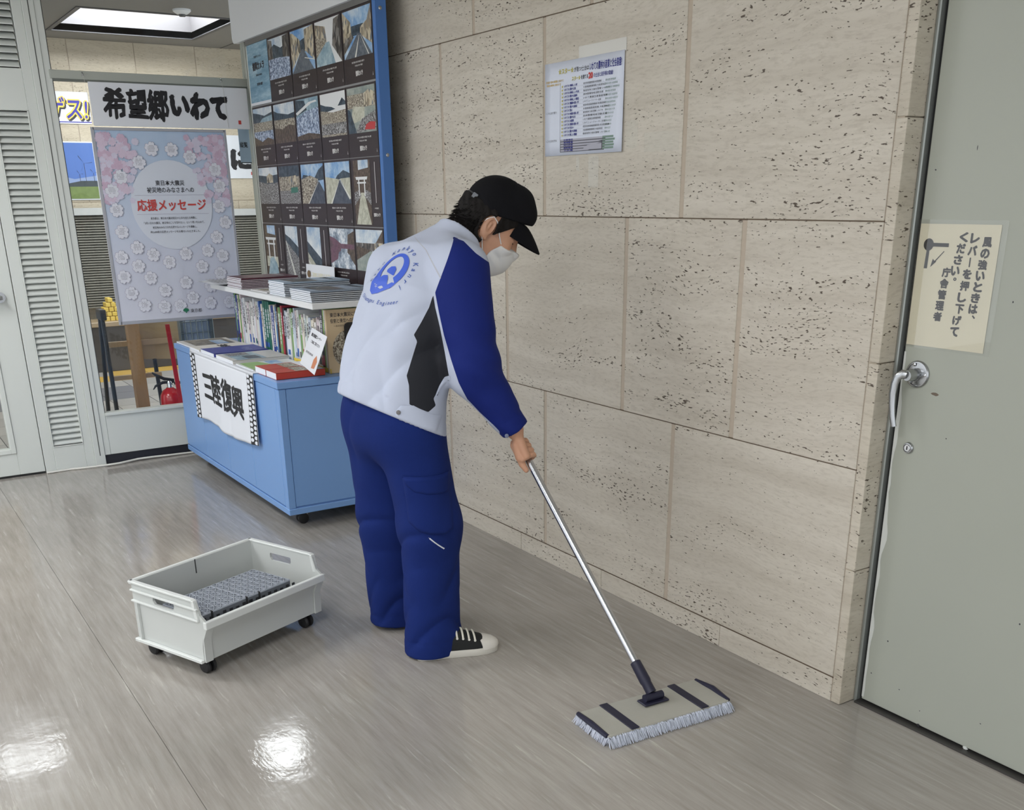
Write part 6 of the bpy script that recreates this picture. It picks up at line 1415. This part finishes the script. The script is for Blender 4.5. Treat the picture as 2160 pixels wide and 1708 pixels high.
# centre of the emblem: sight line met with the back
c_ = loc(CAMP); d_ = np.array(WPI.to_3x3() @ Vector(sight(822, 574))); hit = bvh_j.ray_cast(Vector(c_), Vector(d_), 6)
EC = np.array(hit[0]); en = np.array(hit[1]); en = en/np.linalg.norm(en); bk_n = en*.75+bk_n*.25; bk_n /= np.linalg.norm(bk_n)
eu = np.array((.45, 0, .87)); eu = eu-bk_n*(eu@bk_n); eu /= np.linalg.norm(eu); er = np.cross(eu, bk_n)
if er[1] > 0: er = -er
ES = .00158      # metres per unit of the drawing below (unit = about one pixel of a 100-high emblem)
def emb(pts, m, nm, par, w=.0016):
    """fill a drawing polygon densely enough to follow the cloth"""
    poly = np.array(pts, float); lo, hi = poly.min(0), poly.max(0); st = 3.0; na, nb = int((hi[0]-lo[0])/st)+3, int((hi[1]-lo[1])/st)+3
    A, B_ = np.meshgrid(np.linspace(lo[0]-1, hi[0]+1, na), np.linspace(lo[1]-1, hi[1]+1, nb), indexing='ij'); Q = np.stack([A.ravel(), B_.ravel()], 1)
    Tq = tris(np.array([[i*nb+j, (i+1)*nb+j, (i+1)*nb+j+1, i*nb+j+1] for i in range(na-1) for j in range(nb-1)])); s = poly_sd(Q, poly)
    Vp, Tp = split(np.concatenate([Q, np.zeros((len(Q), 1))], 1), Tq, s)[0]
    if len(Tp) == 0: return
    return pbuild(nm, np.nan_to_num(drape(Vp[:, :2]*ES, EC, er, eu, -bk_n, bvh_j, w)), Tp, m, par)
def arc(cx, cy, rx, ry, a0, a1, n=24): return [(cx+rx*math.cos(math.radians(a0+(a1-a0)*k/n)), cy+ry*math.sin(math.radians(a0+(a1-a0)*k/n))) for k in range(n+1)]
emb(arc(0, 2, 42, 46, -62, 192)+arc(0, 8, 26, 32, 200, -40)+[(30, -22)], M_EMB, 'emblem_ring', jac)
emb([(-41, -2), (-44, -22), (-38, -40), (-22, -50), (-4, -48), (18, -38), (32, -28), (26, -22), (14, -30), (10, -18), (2, -8), (-12, -8), (-18, -14), (-26, 2), (-28, 14), (-34, 18), (-37, 6), (-34, -10), (-26, -26), (-38, -8)], M_EMB, 'emblem_wave', jac)
emb([(-12, 6), (-6, 14), (6, 15), (14, 8), (18, -8), (4, -4), (-8, 0)], M_EMB, 'emblem_sun', jac)
for k in range(3): emb([(-34+5*k, -14-7*k), (-26+5*k, -27-5*k), (-8+3*k, -33-3*k), (-24+4*k, -31-4*k)], M_JW, 'emblem_ray', jac, .0026)
emb([(-10, -36), (2, -33), (9, -36), (0, -40)], M_JW, 'emblem_ray', jac, .0026)
def arc_text(body, rx, ry, a0, a1, size, m, nm, par, shear=.25, cx=0, cy=2, inside=False):
    n = len(body); Vs, Fs, k0 = [], [], 0
    for k, ch in enumerate(body):
        if ch == ' ': continue
        V_, F_ = glyphs(ch, .012)
        if len(V_) == 0: continue
        q = math.radians(a0+(a1-a0)*(k+.5)/n); px_, py_ = cx+rx*math.cos(q), cy+ry*math.sin(q); rt = q-math.pi/2 if not inside else q+math.pi/2; c__, s__ = math.cos(rt), math.sin(rt)
        x = (V_[:, 0]-V_[:, 0].mean()+shear*V_[:, 1])*size; y = (V_[:, 1]-.3)*size; Vs.append(np.stack([px_+x*c__-y*s__, py_+x*s__+y*c__], 1)); Fs += [[i+k0 for i in f] for f in F_]; k0 += len(V_)
    Q = np.concatenate(Vs); W_d = drape(Q*ES, EC, er, eu, -bk_n, bvh_j, .0018)
    me = bpy.data.meshes.new(nm); me.from_pydata(W_d.tolist(), [], Fs); me.materials.append(m); o = bpy.data.objects.new(nm, me); COL.objects.link(o); o.parent = par; WM[o.name] = WMP.copy(); return o
arc_text('nako Kankyo Kanri', 56, 59, 205, -38, 15, M_EMBT, 'arc_lettering', jac)
arc_text('Chikamages Engineer', 130, 120, -126, -68, 11, M_EMBT, 'arc_lettering', jac, inside=True, cy=55, cx=8)

# --- shoes
M_SOLE = mat('sole_white', (206, 202, 192), .6, var=.05, vscale=40); M_CANV = mat('shoe_canvas', (26, 28, 28), .85, bump=.2, bscale=400); M_TOE = mat('toe_rubber', (220, 216, 208), .5); M_LACE = mat('lace', (226, 222, 208), .8)
def shoe(hx, hy, ang_, side_s):
    R_ = Matrix.Translation((hx, hy, 0)) @ Matrix.Rotation(ang_, 4, 'Z'); T_ = WMP @ R_
    st_ = [(0, .020, 0), (.012, .032, 0), (.05, .036, 0), (.10, .036, .002), (.15, .042, .004), (.20, .048, .005), (.235, .046, .006), (.262, .036, .006), (.276, .022, .006), (.281, .008, .006)]
    root = None
    def out(sc, z, dz=0): return [(x, c_*1+w_*sc, z) for x, w_, c_ in st_]+[(x, c_-w_*sc, z) for x, w_, c_ in reversed(st_)]
    mb = MB(T_); mb.loft([out(.96, 0.0008), out(1.02, .008), out(1.0, .022), out(.96, .026)]); sh_ = mb.build('shoe', M_SOLE, per, smooth=50)
    hts = [.075, .085, .092, .092, .086, .068, .054, .045, .036, .030]
    rings = []
    for (x, w_, c_), h in zip(st_, hts): rings.append([(x+(.004 if x < .01 else -.002 if x > .27 else 0), c_+w_*.95*math.cos(q), .022+(h-.022)*max(0, math.sin(q))**.8) for q in np.linspace(0, math.pi, 13)])
    mb = MB(T_); mb.loft(rings, True, 0, False); mb.build('upper', M_CANV, sh_, smooth=60)
    # toe cap
    rings = []
    for x, w_, c_, h in ((.208, .0485, .005, .0605), (.235, .0470, .006, .056), (.262, .0375, .006, .0475), (.277, .0235, .006, .038), (.283, .009, .006, .031)):
        rings.append([(x+.012*abs(math.cos(q))**2*(x < .21), c_+w_*math.cos(q), .020+(h-.020)*max(0, math.sin(q))**.8) for q in np.linspace(0, math.pi, 15)])
    mb = MB(T_); mb.loft(rings, True, 0, False); mb.build('toe_cap', M_TOE, sh_, smooth=60)
    for k in range(4):
        x = .135+.020*k; h = np.interp(x, [s[0] for s in st_], hts); w_ = np.interp(x, [s[0] for s in st_], [s[1] for s in st_])
        pth = [(x, .004+w_*.95*math.cos(q)*1.02, .022+(h-.022)*max(0, math.sin(q))**.8+.004) for q in np.linspace(.62, math.pi-.62, 9)]
        MB(T_).tube(pth, .0034, 8).build('lace', M_LACE, sh_, smooth=50)
        for q in (.62, math.pi-.62): MB(T_).lathe([(.0042, 0), (.0042, .0012), (.002, .0014)], (x, .004+w_*.97*math.cos(q), .024+(h-.022)*max(0, math.sin(q))**.8), (0, math.cos(q), math.sin(q)), 10).build('eyelet', M_TOE, sh_, smooth=40)
    return sh_
rt_ = loc(on_z(1047, 1362, .01)); rdir = math.radians(-30); rh_ = np.array((rt_[0]-.276*math.cos(rdir), rt_[1]-.276*math.sin(rdir)))
shoe(rh_[0], rh_[1], rdir, -1)
lh_ = loc(on_z(832, 1310, .004)); shoe(lh_[0]-.0, lh_[1]+.0, math.radians(8), 1)

# --- cap
def crown_sd(P):
    Q = toH(P); d = elli(Q, (-.008, 0, .062), (.109, .088, .103))
    fr = cap(Q, (.040, -.028, .128), (.040, .028, .128), .036, .036); d = smin(d, fr, .030)
    fr2 = cap(Q, (.074, -.030, .098), (.074, .030, .098), .034, .034); d = smin(d, fr2, .03)
    d = d+.0012*np.sin(np.arctan2(Q[:, 1], Q[:, 0])*6)*(Q[:, 2] > .06)
    cut = (.043+.38*np.clip(Q[:, 0], 0, 1)+.10*np.clip(Q[:, 0], -1, 0))-Q[:, 2]; d = smax(d, cut, .003); inner = elli(Q, (-.004, 0, .050), (.100, .079, .088)); return smax(d, -inner, .003)
lo_, hi_ = HC-.19, HC+.22
V, F = blocks_mesh(crown_sd, lo_, hi_, .0036); V = smoothV(V, F, 1, .4); cp = pbuild('cap', V, F, M_CAPB)
WMH = WMP @ Matrix(((HX_[0], HY_[0], HZ_[0], HC[0]), (HX_[1], HY_[1], HZ_[1], HC[1]), (HX_[2], HY_[2], HZ_[2], HC[2]), (0, 0, 0, 1)))
def brim_pt(a, r_):     # a across -1..1, r_ outwards 0..1
    q = a*.86; bx = .104*math.cos(q)-.006; by = .080*math.sin(q); ln = .086*(max(0, 1-abs(a)**2.6))
    x = bx+ln*r_; z = .080-.020*(abs(math.sin(q))**2)*(.5+.5*r_)-.044*r_**1.4-.004
    return x, by*(1-.06*r_), z
mb = MB(WMH); na, nr_ = 32, 8
top = [brim_pt(-1+2*i/na, j/nr_) for j in range(nr_+1) for i in range(na+1)]; bot = [(x, y, z-.0045) for x, y, z in top]; n_ = len(top)
fq = [(j*(na+1)+i, (j+1)*(na+1)+i, (j+1)*(na+1)+i+1, j*(na+1)+i+1) for j in range(nr_) for i in range(na)]
fs_ = fq+[tuple(k+n_ for k in reversed(f)) for f in fq]
for i in range(na):
    a = nr_*(na+1)+i; fs_.append((a, a+n_, a+1+n_, a+1)); fs_.append((i, i+1, i+1+n_, i+n_))
mb.add(top+bot, fs_); mb.build('brim', M_CAPB, cp, smooth=50)
mb = MB(WMH); mb.lathe([(.0075, 0), (.006, .004), (.001, .0055)], (.0, 0, .154), (0, 0, 1), 14); mb.build('top_button', M_CAPB, cp, smooth=40)
for z in (.046, .056): MB(WMH).tube([(-.112*math.cos(q)-.006, .090*math.sin(q), z) for q in np.linspace(-.55, .55, 9)], .0035, 6).build('back_strap', mat('strap_black', (40, 42, 46), .5), cp, smooth=50)
mb = MB(WMH); mb.box(-.106, -.090, -.058, -.046, .044, .060); mb.build('strap_buckle', mat('buckle_grey', (122, 126, 132), .5), cp, bevel=.001)

# --- hair: back and sides under the cap
def hair_sd(P):
    Q = toH(P); d = head_sd(np.stack([Q[:, 0], Q[:, 1], Q[:, 2]], 1)); d = np.minimum(d, elli(Q, (-.020, 0, .032), (.098, .077, .085))); d = np.minimum(d, cap(P, NECKB, NECKT, .060, .055))
    n_ = .0012*np.sin(Q[:, 0]*230+Q[:, 2]*160+2*np.sin(Q[:, 1]*60)); d = d-.0072+n_
    # keep the region behind the ears plus the sideburns
    back = np.minimum.reduce([-.008-Q[:, 0], .055-Q[:, 2], Q[:, 2]+.066+.55*(Q[:, 0]+.07)]); burn = np.minimum.reduce([.066-Q[:, 0], Q[:, 0]-.006, .085-Q[:, 2], (Q[:, 2]+.020-1.25*(Q[:, 0]-.008))*.6, np.abs(Q[:, 1])-.040])
    ear = elli(Q*np.array((1, 0, 1)), (-.014, 0, -.004), (.026, 1, .040)); k_ = np.minimum(np.maximum(back, burn), ear); return smax(d, -k_, .003)
V, F = blocks_mesh(hair_sd, HC-.18, HC+.16, .0034); hr = pbuild('hair', V, F, M_HAIR)
mb = MB(WMH); r_ = random.Random(9)
for k in range(420):
    q = r_.uniform(-1.35, 1.35); z = r_.uniform(-.045, .045); x0_, y0_ = -.105*math.cos(q)-.010, .079*math.sin(q); l = r_.uniform(.010, .022); dn = -.35-.5*r_.random()+(1.2 if z > .035 and abs(q) < .5 and r_.random() < .5 else 0)
    o = Vector((x0_, y0_, z)); n3 = Vector((math.cos(q)*-1, math.sin(q), 0)); t3 = (n3*.75+Vector((0, 0, dn))).normalized()
    if x0_ > -.03 and z < -.01: continue
    mb.tube([o-n3*.004, o+t3*l*.5, o+t3*l+Vector((0, 0, -.003))], [.0012, .0010, .0002], 4)
mb.build('hair_strands', M_HAIR, hr, kind='stuff')
for s in (-1, 1):
    MB(WMH).tube([(.086, s*.014, .036), (.090, s*.026, .0395), (.084, s*.040, .038), (.074, s*.050, .032)], [.002, .0036, .0032, .0012], 6).build('eyebrow', M_HAIR, hr, smooth=50)
    MB(WMH).tube([(.086, s*.020, .0075), (.089, s*.030, .0035), (.084, s*.042, .0045), (.078, s*.048, .0075)], [.0006, .0014, .0014, .0006], 6).build('eyelash', M_HAIR, hr, smooth=50)

# --- mask
def mask_sd(P):
    Q = toH(P); d = np.minimum(head_sd(Q), elli(Q, (.060, 0, -.050), (.052, .052, .055))); d = smin(d, cap(Q, (.10, 0, -.012), (.085, 0, -.075), .012, .02), .03)
    d = d-.0075-.0022*np.sin(Q[:, 2]*190+Q[:, 0]*60)*np.clip((.095-Q[:, 0])/.03, 0, 1)
    k_ = np.minimum.reduce([-.010-Q[:, 2]-.30*np.clip(np.abs(Q[:, 1])-.02, 0, 1), Q[:, 2]+.124, Q[:, 0]-.046+.012*np.cos((Q[:, 2]+.07)*50)]); return smax(d, -k_, .002)
V, F = blocks_mesh(mask_sd, HC-.17, HC+.20, .0030); V = smoothV(V, F, 1, .3); mk = pbuild('face_mask', V, F, M_MASK)
for s in (-1, 1):
    MB(WMH).tube([(.060, s*.060, -.026), (.034, s*.070, -.004), (.012, s*.076, .020), (.002, s*.080, .028), (-.016, s*.085, .034), (-.031, s*.084, .016), (-.034, s*.078, -.006)], .0018, 6).build('ear_loop', M_MASK, mk, smooth=50)
    MB(WMH).tube([(.042, s*.050, -.100), (.012, s*.064, -.068), (-.014, s*.080, -.036)], .0018, 6).build('ear_loop', M_MASK, mk, smooth=50)
